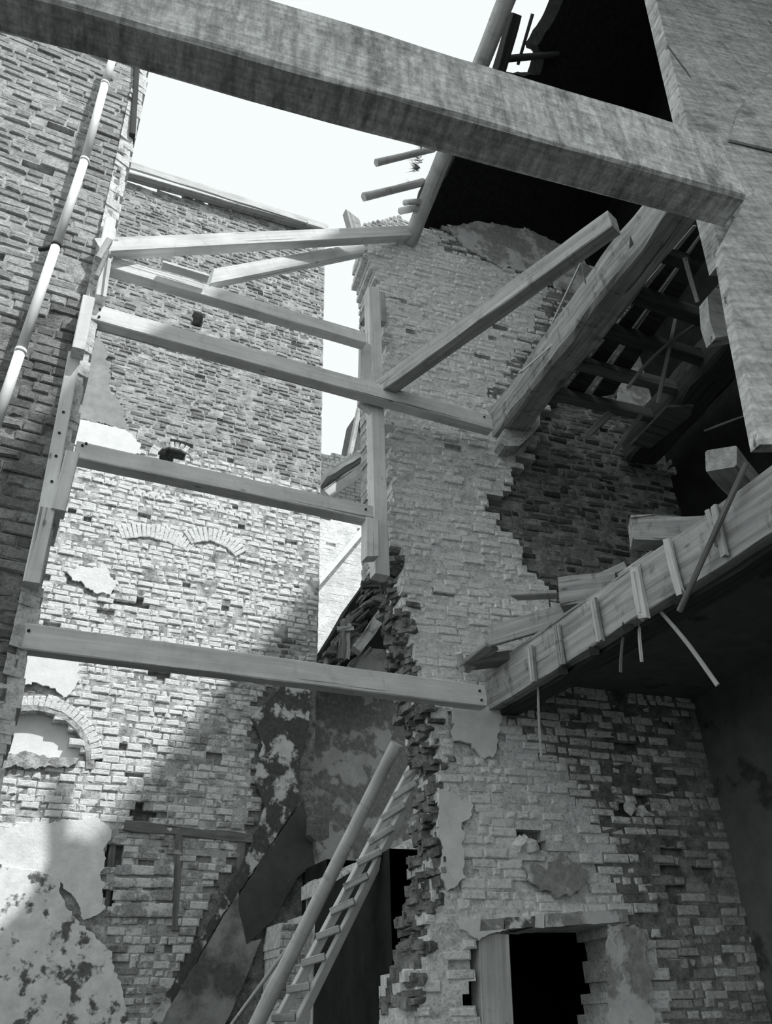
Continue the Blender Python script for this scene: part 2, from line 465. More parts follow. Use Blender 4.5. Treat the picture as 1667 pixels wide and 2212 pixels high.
# ragged edge of lime and rubble left where a wall was broken away
eb = MB(); er = random.Random(5)
zz = 1.4
while zz < 9.6:
    hh = .05 + er.random() * .09
    s0 = [p for p in lo2 if 0]; 
    k = (zz - 3.3) / (9.4 - 3.3); s = -.03 - .17 * max(0, min(1, k)) + .005
    w = .05 + er.random() * .035; d = .0 + er.random() * .05
    vs = [WL.pt(s - .05, zz, .0 + d), WL.pt(s + w, zz, -.02), WL.pt(s + w * .9, zz + hh, -.02), WL.pt(s - .05, zz + hh, d * .9),
          WL.pt(s - .05, zz, -.33), WL.pt(s + w, zz, -.33), WL.pt(s + w * .9, zz + hh, -.33), WL.pt(s - .05, zz + hh, -.33)]
    eb.add(vs, [(0, 1, 2, 3), (1, 5, 6, 2), (0, 4, 5, 1), (3, 2, 6, 7)])
    zz += hh * .96
props(link('broken_edge', eb.mesh('broken_edge'), M_MID, wall_left), 'ragged lime and rubble edge')

# ---- tower wall
to = WT.poly([(120, 2420), (20, 1600), (-100, 700), (100, 320), (262, 370), (705, 497), (707, 500), (683, 1300), (676, 1540), (660, 1880), (650, 2212), (645, 2420)])
xr = 3.53
to = [(-1.3, 0), (-1.3, 13.6), (-.2, 13.85), (3.50, 14.5), (xr, 6.6), (xr, 0)]
def ZT(*pts): return WT.poly(pts)
hole1 = ZT((412, 676), (428, 670), (446, 680), (444, 706), (414, 704))
hole2 = ZT((344, 985), (346, 962), (360, 950), (385, 948), (404, 958), (412, 975), (410, 992), (380, 990))
niche = ZT((-60, 1640), (-60, 1540), (60, 1528), (110, 1535), (145, 1560), (166, 1590), (168, 1640), (150, 1636))
hole3 = ZT((270, 1750), (290, 1722), (310, 1745), (340, 1755), (340, 1775), (290, 1770))
hole4 = ZT((322, 1450), (350, 1450), (350, 1462), (322, 1460))
washz = ZT((-200, 905), (160, 905), (300, 945), (330, 985), (430, 985), (560, 1020), (700, 1062), (700, 1330), (560, 1420), (400, 1560), (330, 1660), (250, 1740), (235, 1800), (-200, 1800))
worn_shade_z = ZT((-200, 1560), (330, 1560), (700, 1200), (700, 1900), (560, 2300), (-200, 2300))  # worn whitewash; slanting edge paints in the shadow across the wall
big = ZT((258, 1835), (372, 1835), (378, 2010), (236, 2010))
slab_gap = ZT((545, 1500), (680, 1470), (680, 2300), (300, 2300), (430, 2000), (560, 1750))
arch_r = ZT((240, 1300), (243, 1140), (300, 1078), (360, 1095), (380, 1130), (400, 1095), (450, 1090), (510, 1130), (500, 1170), (380, 1150), (260, 1130), (262, 1300))
zonesT = [(hole1, 'void', 0, 0, 0), (hole2, 'void', 0, 0, 0), (niche, 'void', 0, 0, 0), (hole3, 'bare', 2, 5, .1), (hole4, 'bare', 2, 5, .06),
          (ZT((240, 1292), (330, 1300), (345, 1318), (250, 1306)), 'bare', 2, 5, .05),
          (ZT((145, 1225), (200, 1222), (245, 1240), (240, 1285), (190, 1280), (150, 1250)), 'bare', 2, 4, 0),
          (ZT((175, 720), (225, 745), (238, 800), (245, 850), (270, 900), (310, 965), (150, 960), (150, 720)), 'bare', 0, 3, 0),
          (ZT((30, 1400), (170, 1425), (150, 1500), (120, 1510), (30, 1500)), 'bare', 0, 4, 0),
          (ZT((0, 1800), (200, 1780), (215, 1960), (250, 2060), (285, 2240), (300, 2340), (0, 2340)), 'bare', 0, 4, 0),
          (ZT((232, 1815), (252, 1815), (240, 1965), (222, 1965)), 'bare', 3, 5, .08),
          (slab_gap, 'bare', 3, 5, 0),
          (washz, 'brick', 1, 4, 0), (worn_shade_z, 'brick', 2, 6, 0)]
wall_back = brick_wall('wall_back', WT, to, zonesT, 0.0755, .18, .45, [B_TOWER, B_WASH, B_WASHW, M_TOWER, M_WASH, M_RUB, M_TOWER],
                       base=('brick', 0, 3), proud=.014, rag=.07, seed=11, wave=.05, recess=.006, gap=.010, irregular=.3,
                       label='tall brick wall behind the shores, bare above and whitewashed below')
bpy.context.view_layer.update()
patch(wall_back, WT, [(178, 722), (222, 742), (236, 790), (240, 848), (268, 888), (276, 930), (160, 902), (150, 800)], P_GREY, seed=1, label='grey plaster patch')
patch(wall_back, WT, [(140, 902), (165, 904), (268, 928), (306, 962), (300, 976), (280, 985), (150, 960)], P_WHITE, seed=2, label='white plaster patch')
patch(wall_back, WT, [(146, 1240), (172, 1224), (235, 1228), (247, 1262), (238, 1285), (205, 1283), (180, 1262), (150, 1256)], P_PALE, d=.03, seed=3)
patch(wall_back, WT, [(20, 1400), (168, 1424), (172, 1470), (160, 1490), (135, 1512), (120, 1490), (70, 1475), (20, 1500)], P_WHITE, d=.03, seed=4, label='bright plaster patch')
patch(wall_back, WT, [(-20, 1790), (205, 1765), (240, 1800), (215, 1880), (225, 1970), (182, 1985), (130, 1900), (-20, 1880)], P_PALE, d=.02, seed=5)
patch(wall_back, WT, [(-20, 1870), (60, 1880), (130, 1895), (140, 1960), (180, 2000), (240, 2060), (285, 2230), (310, 2330), (-20, 2330)], P_PEEL, d=.03, seed=6, label='peeling white plaster')
# bands left by the stairs that stood here
patch(wall_back, WT, [(606, 1486), (668, 1488), (664, 1580), (646, 1650), (642, 1735), (560, 1860), (470, 1990), (366, 2180), (290, 2330), (250, 2330), (340, 2180), (400, 2080), (470, 1960), (530, 1850), (556, 1790), (570, 1740), (548, 1685), (566, 1610), (540, 1550)],
      P_BAND, d=.03, seed=7, amp=.018, label='flaking dark painted plaster band')
patch(wall_back, WT, [(650, 1735), (668, 1790), (676, 1870), (640, 1895), (585, 1990), (530, 2040), (515, 1980), (512, 1940), (560, 1860)], P_TAR, d=.055, seed=8, amp=.012, label='tarred plaster wedge')
patch(wall_back, WT, [(512, 1930), (520, 1990), (536, 2035), (560, 2032), (500, 2180), (420, 2330), (290, 2330), (362, 2180), (440, 2050)], P_STAIR, d=.05, seed=9, amp=.012, label='stained lower plaster')
# relieving arches: rings of bricks on end
def ring(top, wl, c_px, rx, rz, a0, a1, n, mat, h=.2, w=.055, d=.008):
    s0, z0 = wl.sz(*c_px)
    for i in range(n):
        a = math.radians(a0 + (a1 - a0) * i / (n - 1))
        p = wl.pt(s0 + rx * math.cos(a), z0 + rz * math.sin(a), d + .01 * rnd.random())
        o = bpy.data.objects.new('arch_brick', VARIANTS[i % 16]); COL.objects.link(o); o.parent = top
        o.location = p; o.rotation_euler = (0, math.pi/2 - (a - math.pi/2) - math.pi/2 + math.pi/2, wl.ang)
        o.scale = (h * (.9 + .2 * rnd.random()), .12, w / .3)
        o.material_slots[0].link = 'OBJECT'; o.material_slots[0].material = mat
ring(wall_back, WT, (318, 1290), .95, .95, 62, 118, 17, B_WASH, .21, .05, .012)
ring(wall_back, WT, (452, 1230), .52, .52, 42, 128, 14, B_WASH, .21, .05, .02)
ring(wall_back, WT, (378, 990), .30, .22, 0, 180, 15, B_WASHW, .11, .058, .01)
ring(wall_back, WT, (60, 1650), .69, .68, 12, 110, 20, B_WASH, .12, .055, .012)
# backs of the two openings and of the niche
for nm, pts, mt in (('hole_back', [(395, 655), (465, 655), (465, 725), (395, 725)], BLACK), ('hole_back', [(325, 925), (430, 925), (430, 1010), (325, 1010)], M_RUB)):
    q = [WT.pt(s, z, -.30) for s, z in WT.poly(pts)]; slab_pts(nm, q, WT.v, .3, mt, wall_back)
_s, _z = WT.sz(60, 1650)
_o = [(_s + .665 * math.cos(math.radians(a)), _z + .655 * math.sin(math.radians(a))) for a in range(0, 181, 6)]
_i = [(_s + .58 * math.cos(math.radians(a)), _z + .57 * math.sin(math.radians(a))) for a in range(180, -1, -6)]
_mb = MB(); _n = len(_o); _ii = _i[::-1]
for _k in range(_n - 1):
    q4 = [_o[_k], _o[_k+1], _ii[_k+1], _ii[_k]]
    _mb.add([WT.pt(a, b, .012) for a, b in q4] + [WT.pt(a, b, -.2) for a, b in q4], [(0, 1, 2, 3), (3, 2, 6, 7), (0, 4, 5, 1)])
link('niche_arch', _mb.mesh('niche_arch'), M_WASH, wall_back)
slab_pts('niche_back', [WT.pt(s, z, -.13) for s, z in WT.poly([(-80, 1500), (200, 1500), (200, 1680), (-80, 1680)])], WT.v, .3, P_WHITE, wall_back)
patch(wall_back, WT, [(-40, 1640), (60, 1626), (120, 1640), (168, 1640), (160, 1655), (-40, 1665)], M_WASH, d=.05, thick=.1, seed=12, name='broken_sill')
# embedded lintel and jambs of the bricked up window
def onwall(wl, name, a, b, w, mat, d=.01, t=.06, parent=None, **k):
    p0 = wl.hit(*a); p1 = wl.hit(*b); off = -wl.v * (d - t/2)
    return timber(name, p0 + off, p1 + off, t, w, mat, parent, up=Vector((0, 0, 1)) if abs((p1-p0).normalized().z) < .7 else wl.u, **k)
onwall(WT, 'embedded_lintel', (268, 1783), (545, 1812), .10, W_DIM, .02, .08, wall_back, rough=.02)
onwall(WT, 'embedded_jamb', (386, 1800), (378, 2010), .075, W_DIM, .015, .08, wall_back, rough=.02)
onwall(WT, 'embedded_jamb', (522, 1812), (516, 1890), .07, W_DIM, .015, .08, wall_back, rough=.02)
onwall(WT, 'embedded_jamb', (246, 1815), (232, 1962), .06, W_DIM, -.03, .08, wall_back, rough=.02)
# blocks of the filled window
br = random.Random(3); rows = [1868, 1895, 1922, 1950, 1985]
for i in range(4):
    cuts = [(252 - i * 3, 285 + br.randrange(-5, 12)), None, None]
    xs = [250 - i * 3, 284 + br.randrange(-6, 10), 334 + br.randrange(-14, 12), 374 - i]
    for j in range(3):
        s0, z1 = WT.sz(xs[j], rows[i]); s1, z0 = WT.sz(xs[j+1], rows[i+1] - 2)
        o = bpy.data.objects.new('stone_block', VARIANTS[(i*3+j) % 16]); COL.objects.link(o); o.parent = wall_back
        o.location = WT.pt((s0+s1)/2, (z0+z1)/2, .03); o.rotation_euler = (0, 0, 0); o.scale = (abs(s1-s0) - .012, .14, (z1-z0 - .012)/.3)
        o.material_slots[0].link = 'OBJECT'; o.material_slots[0].material = B_WASHW

# ---- recess between the tall wall and the broken wall
WQ = Wall((0, 9.75), 0)
qo = WQ.poly([(640, 1420), (960, 1440), (960, 1800), (905, 1815), (860, 1830), (800, 1860), (760, 1890), (640, 1885)])
recess = slab_pts('wall_recess', [WQ.pt(s, z) for s, z in [(3.45, 2.0), (3.45, 6.0), (5.9, 6.0), (5.9, 2.0)]], WQ.v, .3, P_RECESS)
props(recess, 'stained plaster wall at the back of the recess behind the ladder', kind='structure')
# rubble lintel above the dark doorway, thick and broken
mb = MB(); rr = random.Random(8)
lint = WR
for i in range(46):
    t = i / 45; x = 690 + 225 * t; ytop = 1905 - 95 * t + rr.uniform(-8, 8); ybot = 1925 - 60 * t + rr.uniform(-4, 10) + (0 if t > .25 else -5)
    Y = 8.2 + rr.uniform(-.1, .15)
    a = U(x, ybot, Y); b = U(x + 14, ytop, Y); w = .05
    V = brick_verts(w * 1.4, b.z - a.z, 0, .5, rr, .03)
    mb.add([(a.x + w/2 + vx, Y + vy, (a.z + b.z)/2 + vz) for vx, vy, vz in V], BF)
lintel_r = link('stone_lintel', mb.mesh('stone_lintel'), M_MID); props(lintel_r, 'rough broken masonry lintel over the dark doorway behind the ladder', 'lintel')
# doorway wall below
WD = Wall((0, 8.4), 0)
dz0 = U(700, 1900, 8.4).z
slab_pts('wall_doorway', [WD.pt(s, z) for s, z in [(3.25, 0), (3.25, dz0), (3.42, dz0), (3.42, 0)]], WD.v, .25, P_PALED)['kind'] = 'structure'
frame = empty('door_frame', U(750, 2200, 8.3)); props(frame, 'worn wooden door frame in the dark doorway left of the ladder foot', 'door frame')
for a, b, w in (((748, 1892), (752, 2330), .09), ((778, 1900), (790, 2330), .05)):
    timber('jamb', U(*a, 8.35), U(*b, 8.35), .08, w, W_DIM, frame, up=Vector((1, 0, 0)), rough=.01)
timber('rail', U(690, 2090, 8.38), U(750, 2085, 8.38), .06, .06, W_DIM, frame)
# brick pier left of the doorway
pier = brick_wall('wall_pier', Wall((0, 8.7), 0), [(3.0, 0), (3.0, 2.55), (3.32, 2.62), (3.32, 0)], [], .0755, .21, .5, [B_WASHW, M_MID], base=('brick', 0, 1), proud=.012, seed=21, n_ind=40, label='short brick pier between the stair trace and the dark doorway')
# dark room behind the doorway
def box_mesh(name, x0, x1, y0, y1, z0, z1, mat, parent=None, open_front=False):
    v = [(x, y, z) for x in (x0, x1) for y in (y0, y1) for z in (z0, z1)]
    f = [(0, 1, 3, 2), (4, 6, 7, 5), (2, 3, 7, 6), (0, 2, 6, 4), (1, 5, 7, 3)]
    if not open_front: f.append((0, 4, 5, 1))
    mb = MB(); mb.add(v, f); return link(name, mb.mesh(name), mat, parent)
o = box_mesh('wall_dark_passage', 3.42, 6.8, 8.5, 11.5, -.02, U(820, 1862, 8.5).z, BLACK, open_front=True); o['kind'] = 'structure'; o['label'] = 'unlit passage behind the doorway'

# ---- broken wall on the right
def ZR(*pts): return WR.poly(pts)
F = WR.hit(885, 520)
ztop = F.z + .30
cs, _ = WR.sz(1518, 1592); cs2, _ = WR.sz(1492, 1130)
ro = ZR((786, 545), (806, 592), (822, 640), (835, 690), (832, 800), (838, 1000), (846, 1185), (864, 1205), (866, 1260), (880, 1330), (886, 1400), (906, 1500), (926, 1560), (950, 1640), (953, 1720), (946, 1790), (944, 1850), (936, 1905), (924, 1990), (924, 2050), (884, 2110), (884, 2300))
s_l = [p for p in ro]
ro = s_l[::-1]
ro = [(ro[0][0], 0)] + ro + [(WR.sz(800, 500)[0], F.z - .02), (WR.sz(885, 520)[0], F.z), WR.sz(905, 496), WR.sz(1000, 482), WR.sz(1060, 482), WR.sz(1130, 494), WR.sz(1190, 526), WR.sz(1260, 570), WR.sz(1350, 600), (cs2 + .3, ztop), (cs2 + .3, 3.9), (cs + .2, 3.9), (cs + .2, 0)]
hearth = ZR((1022, 2008), (1100, 2006), (1150, 2000), (1335, 1998), (1335, 2060), (1332, 2120), (1335, 2320), (1020, 2320))
sootz = ZR((1190, 860), (1150, 900), (1160, 960), (1130, 1000), (1112, 1045), (1060, 1080), (1078, 1130), (1120, 1160), (1135, 1240), (1200, 1290), (1300, 1330), (1560, 1250), (1700, 1000), (1600, 700), (1350, 640), (1240, 760))
smoky = ZR((1180, 1300), (1180, 1480), (1060, 1500), (1160, 1620), (1250, 1700), (1300, 1800), (1350, 1990), (1600, 2200), (1700, 1500), (1700, 500), (1250, 500), (1180, 650), (1060, 860), (1180, 870), (1150, 1100), (1190, 1200))
smoky2 = ZR((1500, 1500), (1440, 1700), (1420, 1900), (1430, 2250), (1700, 2250), (1700, 1500))
topsh = ZR((930, 470), (960, 540), (1120, 590), (1250, 650), (1350, 700), (1500, 600), (1500, 300))
zonesR = [(hearth, 'void', 0, 0, 0),
          (ZR((975, 1532), (1080, 1532), (1075, 1600), (1050, 1632), (990, 1615)), 'bare', 0, 4, 0),
          (ZR((948, 1702), (985, 1715), (1015, 1740), (1000, 1800), (1012, 1900), (960, 1930), (946, 1850)), 'bare', 0, 4, 0),
          (ZR((1120, 1870), (1190, 1850), (1205, 1835), (1262, 1870), (1258, 1930), (1130, 1935)), 'bare', 0, 4, 0),
          (ZR((1290, 1995), (1380, 2000), (1402, 2240), (1290, 2240)), 'bare', 0, 4, 0),
          (ZR((1098, 1805), (1165, 1795), (1160, 1840), (1100, 1830)), 'bare', 0, 5, .07),
          (ZR((1345, 1720), (1395, 1725), (1390, 1770), (1345, 1765)), 'bare', 0, 5, .07),
          (ZR((1445, 1780), (1465, 1780), (1478, 1960), (1455, 1965)), 'bare', 2, 5, .06),
          (ZR((1022, 752), (1042, 752), (1044, 770), (1024, 768)), 'bare', 0, 5, .08),
          (ZR((1068, 702), (1090, 702), (1090, 712), (1068, 712)), 'bare', 0, 5, .08),
          (ZR((965, 495), (1060, 480), (1180, 500), (1260, 560), (1250, 620), (1130, 590), (1040, 560)), 'bare', 1, 4, 0),
          (ZR((1440, 1015), (1500, 990), (1500, 1022), (1450, 1030)), 'bare', 2, 5, 0),
          (topsh, 'brick', 1, 5, 0), (sootz, 'brick', 2, 6, .10), (smoky2, 'brick', 7, 6, .02), (smoky, 'brick', 1, 5, .0)]
wall_right = brick_wall('wall_right', WR, ro, zonesR, 0.064, .19, .48, [B_MID, B_MIDD, B_SOOT, M_MID, M_MID, M_RUB, M_DARK, B_DARK],
                        base=('brick', 0, 3), proud=.016, rag=.05, seed=29, wave=.06, recess=.004, gap=.010, irregular=.25, rag_l=.09,
                        label='broken old brick wall on the right with a ragged left end and a hearth opening')
bpy.context.view_layer.update()
patch(wall_right, WR, [(976, 1528), (1082, 1528), (1074, 1596), (1062, 1622), (1040, 1634), (1012, 1612), (985, 1600)], P_PALE, d=.03, seed=20, label='pale plaster remnant under the shore')
patch(wall_right, WR, [(948, 1700), (978, 1716), (1014, 1742), (1016, 1762), (996, 1782), (1004, 1850), (1008, 1900), (966, 1925), (950, 1890), (944, 1800)], P_PALE, d=.025, seed=21, amp=.04)
patch(wall_right, WR, [(1122, 1870), (1160, 1876), (1190, 1862), (1203, 1836), (1230, 1866), (1262, 1882), (1256, 1925), (1190, 1940), (1140, 1915)], P_PALED, d=.05, seed=22, label='torn plaster flap over the hearth')
patch(wall_right, WR, [(1306, 2002), (1378, 2002), (1392, 2090), (1402, 2240), (1310, 2240), (1300, 2100)], P_PALED, d=.06, seed=23, label='plastered hearth cheek')
patch(wall_right, WR, [(962, 492), (1010, 486), (1060, 484), (1130, 496), (1190, 520), (1250, 556), (1290, 600), (1240, 640), (1150, 590), (1080, 580), (1010, 540)], P_PALED, d=.02, seed=24, label='plaster remnant under the roof')
patch(wall_right, WR, [(1400, 700), (1470, 690), (1540, 700), (1540, 790), (1450, 880), (1330, 884), (1350, 800)], P_PALED, d=-.06, seed=26, label='plaster left behind the joists')
patch(wall_right, WR, [(1440, 1014), (1508, 994), (1506, 1016), (1490, 1030), (1446, 1024)], P_PALED, d=.0, seed=25)
# rubble of the broken left end
rb = MB(); rr = random.Random(31)
edge = [(835, 690, .28), (846, 1185, .1), (866, 1230, .3), (880, 1330, .35), (890, 1420, .3), (910, 1500, .35), (930, 1560, .4), (954, 1640, .42), (957, 1720, .4), (950, 1790, .42), (948, 1850, .4), (930, 1950, .35), (926, 2060, .3), (890, 2110, .3), (888, 2180, .3)]
for i in range(1, len(edge)):
    x0, y0, w0 = edge[i-1]; x1, y1, w1 = edge[i]
    if y1 <= 1185: continue
    n = int((y1 - y0) / 3.2) + 1
    for k in range(n):
        t = rr.random(); s, z = WR.sz(x0 + (x1-x0)*t, y0 + (y1-y0)*t)
        for dd in range(2):
            L, H = rr.uniform(.05, .14), rr.uniform(.03, .07); d = -rr.uniform(.03, .44)
            c = WR.pt(s + rr.uniform(-.03, .07), z + rr.uniform(-.03, .03), d)
            a = rr.uniform(0, 3.14); V = brick_verts(L, H, -L/2, L/2, rr, .02); ca, sa = math.cos(a), math.sin(a); tl = rr.uniform(-.3, .3)
            rb.add([(c.x + vx*ca - vy*sa, c.y + vx*sa + vy*ca, c.z + vz + vx*tl) for vx, vy, vz in V], BF + [(0, 3, 2, 1)])
o = link('rubble_end', rb.mesh('rubble_end'), M_RUB, wall_right); props(o, 'broken brick ends', kind='stuff')
# stones in the two pits
for (x, y, r_) in ((1122, 1822, .05), (1148, 1830, .055), (1358, 1745, .05), (1384, 1750, .045), (1135, 1812, .03)):
    s, z = WR.sz(x, y); c = WR.pt(s, z, .0); mb = MB(); bm = bmesh.new(); bmesh.ops.create_icosphere(bm, subdivisions=1, radius=r_)
    for v in bm.verts: v.co += Vector([rnd.uniform(-.3, .3) * r_ for _ in range(3)]); 
    me = bpy.data.meshes.new('loose_stone'); bm.to_mesh(me); bm.free()
    o = link('loose_stone', me, B_MID, wall_right); o.location = c
# crack filled with shadow: thin recessed slot pieces are left to brick gaps; hearth lintel and post
lin = empty('hearth_lintel', WR.hit(1190, 1980)); props(lin, 'stone lintel with flaking paint over the hearth opening', 'lintel')
xs = [1032, 1085, 1150, 1172, 1350]
for i in range(4):
    a, b = xs[i] + 1, xs[i+1] - 1; ya, yb = 2000 - (a-1032)*.06, 2000 - (b-1032)*.06
    p = [(a, ya - 13 - (3 if i > 1 else 0)), (b, yb - 13 - (3 if i > 1 else 0)), (b, yb + 12), (a, ya + 12)]
    pts = ragged(WR.poly(p), .05, .008, i)
    slab_pts('lintel_stone', [WR.pt(s, z, .03 + .01 * (i % 2)) for s, z in pts], WR.v, .4, [P_PALED, P_PEEL, P_PALE, P_PALED][i], lin)
patch(wall_right, WR, [(985, 1985), (1030, 1985), (1050, 2005), (1095, 2008), (1030, 2030), (990, 2010)], P_PALE, d=.03, thick=.1, seed=27, amp=.02)
post = timber('hearth_post', WR.hit(1067, 2016) + WR.v * .08, WR.hit(1085, 2420) + WR.v * .08, .16, .215, W_PAINT, up=WR.u)
props(post, 'grey squared wooden post propping the left side of the hearth opening', 'post')
# hearth cheek of rough bricks and the black flue room behind
mb = MB(); rr = random.Random(12)
for k in range(26):
    z = .02 + k * .066
    s, _ = WR.sz(1352 + 6 * math.sin(k * .9), 2100)
    for q in range(1):
        c = WR.pt(s + rr.uniform(-.02, .05), z, -.05 - q * .13); V = brick_verts(.18, .056, -.06, .06, rr)
        a = WR.ang; ca, sa = math.cos(a), math.sin(a)
        mb.add([(c.x + vx*ca - vy*sa, c.y + vx*sa + vy*ca, c.z + vz) for vx, vy, vz in V], BF)
o = link('hearth_jamb', mb.mesh('hearth_jamb'), B_DARK, wall_right); o['kind'] = 'stuff'; o['label'] = 'toothed brick jamb of the hearth'
a = WR.pt(WR.sz(1000, 2100)[0] - .3, 0, -.49); b = WR.pt(cs - .2, 0, -.49)
def quadbox(name, a, b, n, depth, z0, z1, mat, open_front=True):
    c = b + n * depth; d = a + n * depth
    v = [(p.x, p.y, z) for p in (a, b, c, d) for z in (z0, z1)]
    f = [(2, 3, 5, 4), (4, 5, 7, 6), (6, 7, 1, 0), (1, 3, 5, 7)[::-1], (0, 2, 4, 6)]
    if not open_front: f.append((0, 1, 3, 2))
    mb = MB(); mb.add(v, f); return link(name, mb.mesh(name), mat)
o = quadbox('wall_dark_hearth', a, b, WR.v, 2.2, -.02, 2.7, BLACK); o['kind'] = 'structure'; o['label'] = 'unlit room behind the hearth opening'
# right wall of the lower room, upper right wall, plastered ceiling
vdir = WR.v
c0 = WR.pt(cs, 0, 0); zc = WR.hit(1320, 1493).z
def vwall(name, p, direction, length, z0, z1, thick, mat, label, side):
    q = p + direction * length; n = side
    v = [(p.x, p.y), (q.x, q.y), (q.x + n.x*thick, q.y + n.y*thick), (p.x + n.x*thick, p.y + n.y*thick)]
    mb = MB(); mb.add([(x, y, z) for x, y in v for z in (z0, z1)], [(0, 2, 3, 1), (2, 4, 5, 3), (4, 6, 7, 5), (6, 0, 1, 7), (1, 3, 5, 7), (0, 6, 4, 2)])
    o = link(name, mb.mesh(name), mat); o['kind'] = 'structure'; o['label'] = label; return o
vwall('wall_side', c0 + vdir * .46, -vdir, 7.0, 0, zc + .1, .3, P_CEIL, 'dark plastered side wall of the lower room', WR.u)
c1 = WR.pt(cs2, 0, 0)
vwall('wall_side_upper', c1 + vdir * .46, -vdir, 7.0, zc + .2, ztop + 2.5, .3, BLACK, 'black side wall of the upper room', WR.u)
Bz0 = WR.hit(1052, 1536).z; Bz1 = WR.hit(1052, 1450).z
bx = WR.sz(1075, 1500)[0]
# ---- roof over the right-hand building
T = U(1070, 55, 3.02); rdir = (T - F).normalized()
ud = (WR.u + Vector((0, 0, .45))).normalized(); nrm = rdir.cross(ud).normalized()
if nrm.z < 0: nrm = -nrm
def roofhit(px, py, off=.0):
    r = Vector(ray(px, py)); q = F + nrm * off; C0 = Vector(CAM)
    t = (q - C0).dot(nrm) / r.dot(nrm); w = C0 + r * t - F
    a = np.array([[ud.dot(ud), ud.dot(rdir)], [ud.dot(rdir), rdir.dot(rdir)]]); bb = np.array([w.dot(ud), w.dot(rdir)])
    return np.linalg.solve(a, bb)
lift = .22
vp = [roofhit(*p, lift) for p in [(912, 500), (955, 400), (1000, 300), (1060, 215), (1110, 160), (1168, 160), (1178, 118), (1160, 100), (1190, 55), (1205, 20)]]
vp = [(a, b) for a, b in vp]
last = vp[-1]
vp = [(.2, -.3)] + vp
rp = [(3.0, -3.2)] + vp + [(last[0], 9.5), (7.0, 9.5), (7.0, -3.2)]
rp2 = rp[:1] + ragged(rp[1:len(vp)+1], .05, .035, 4, closed=False) + rp[len(vp)+1:]
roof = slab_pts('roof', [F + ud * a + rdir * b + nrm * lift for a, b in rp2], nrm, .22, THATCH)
props(roof, 'dark smoked thatch roof over the right-hand building, seen from below', kind='structure')
# the taller roof of the same house, above and behind, whose verge throws the slanting shade on the tall wall
SY = Vector((-.45, 1, -1.5))
def back_up(px, py, Yw, Yo):
    w = U(px, py, Yw); return w + SY * (Yo - Yw)
v0 = back_up(250, 1750, 9.2, .8); v1 = back_up(680, 1250, 9.2, .8); vd = (v1 - v0).normalized()
va = v0 - vd * 6.2; vb_ = v0 + vd * 9
nn = Vector((-vd.z, 0, vd.x))
o = slab_pts('roof_upper', [va, vb_, vb_ + Vector((0, -14, 0)), va + Vector((0, -14, 0))], -nn, .3, ROOFM); props(o, 'steep tiled roof of the same house high above the near beam', kind='structure')
# added strip out of view, keeps the sun off the near beam and planks
o = slab_pts('added_sun_shade', [(-1.2, .45, 6.6), (4.0, .45, 6.6), (4.0, -1.9, 6.6), (-1.2, -1.9, 6.6)], (0, 0, 1), .2, W_DIM); props(o, 'added boarded strip out of view that shades the near beam', kind='structure')
# ---- ground
o = slab_pts('ground', [(-60, -60, 0), (70, -60, 0), (70, 80, 0), (-60, 80, 0)], (0, 0, -1), .3, EARTH); props(o, 'rubble strewn ground of the demolished house', kind='structure')

# ================================================================== TALL WALL'S EAVE
ea = empty('eaves_board', U(270, 350, 8.95)); props(ea, 'pale boarded eaves along the top of the tall wall behind', 'eaves')
def eave(name, pl, pr, Y, w, h, mat):
    return timber(name, U(*pl, Y), U(*pr, Y), w, h, mat, ea, rough=.008)
eave('fascia', (180, 325), (708, 492), 9.03, .04, .17, W_PALE)
eave('soffit', (180, 352), (702, 503), 9.11, .16, .03, W_PAINT)
eave('bed_mould', (180, 357), (702, 506), 9.16, .08, .05, W_DIM)
eave('end_block', (664, 482), (704, 494), 9.0, .05, .1, W_PALE)

# ================================================================== SHORES (timbers between the walls)
YS = 4.6
def shore(name, la, lb, h, w, label, Y=YS, mat=W_NEW, **k):
    a = U(*la, Y); b = U(*lb, Y); off = Vector((0, w/2, 0))
    o = timber(name, a + off, b + off, w, h, mat, **k); props(o, label, 'beam'); return o
shore('shoring_beam', (46, 1372), (1050, 1503), .158, .10, 'lowest long pale beam, spanning from the left edge to the broken wall', rough=.004)
shore('shoring_beam', (163, 969), (806, 1108), .135, .11, 'grey beam just below the arched hole, ending at the block on the upright post', rough=.004)
shore('shoring_beam', (198, 671), (1063, 912), .165, .11, 'long pale beam crossing in front of the upright post to the old oak beam', rough=.004)
shore('shoring_beam', (243, 566), (790, 729), .135, .10, 'uppermost long pale beam behind the two slanting braces', rough=.004)
zb = U(240, 545, YS).z
Fb = WR.hit(878, 511)
br1 = timber('shoring_brace', U(238, 538, YS - .05), Fb + Vector((0, -.06, -.02)), .11, .14, W_NEW, cut0=(2.2, .0)); props(br1, 'long bright slanting brace running to the foot of the round rafter', 'beam')
br2 = timber('shoring_brace', U(452, 604, 4.63), U(782, 540, 5.1), .10, .13, W_NEW, cut0=(0, 1.2)); props(br2, 'short grey brace below the long bright brace', 'beam')
fl = timber('board_offcut', U(350, 572, 4.52), U(449, 602, 4.52), .08, .035, W_NEW); props(fl, 'short flat board lying on the uppermost beam', 'board')
zD = U(830, 831, YS).z
dg = timber('shoring_brace', U(833, 828, 4.6) + Vector((.0, .1, 0)), UZ(1326, 480, zD + .02), .12, .17, W_OLDL, rough=.006, cut0=(1.2, 0)); props(dg, 'thick diagonal brace from the upright post up to the old oak beam', 'beam')
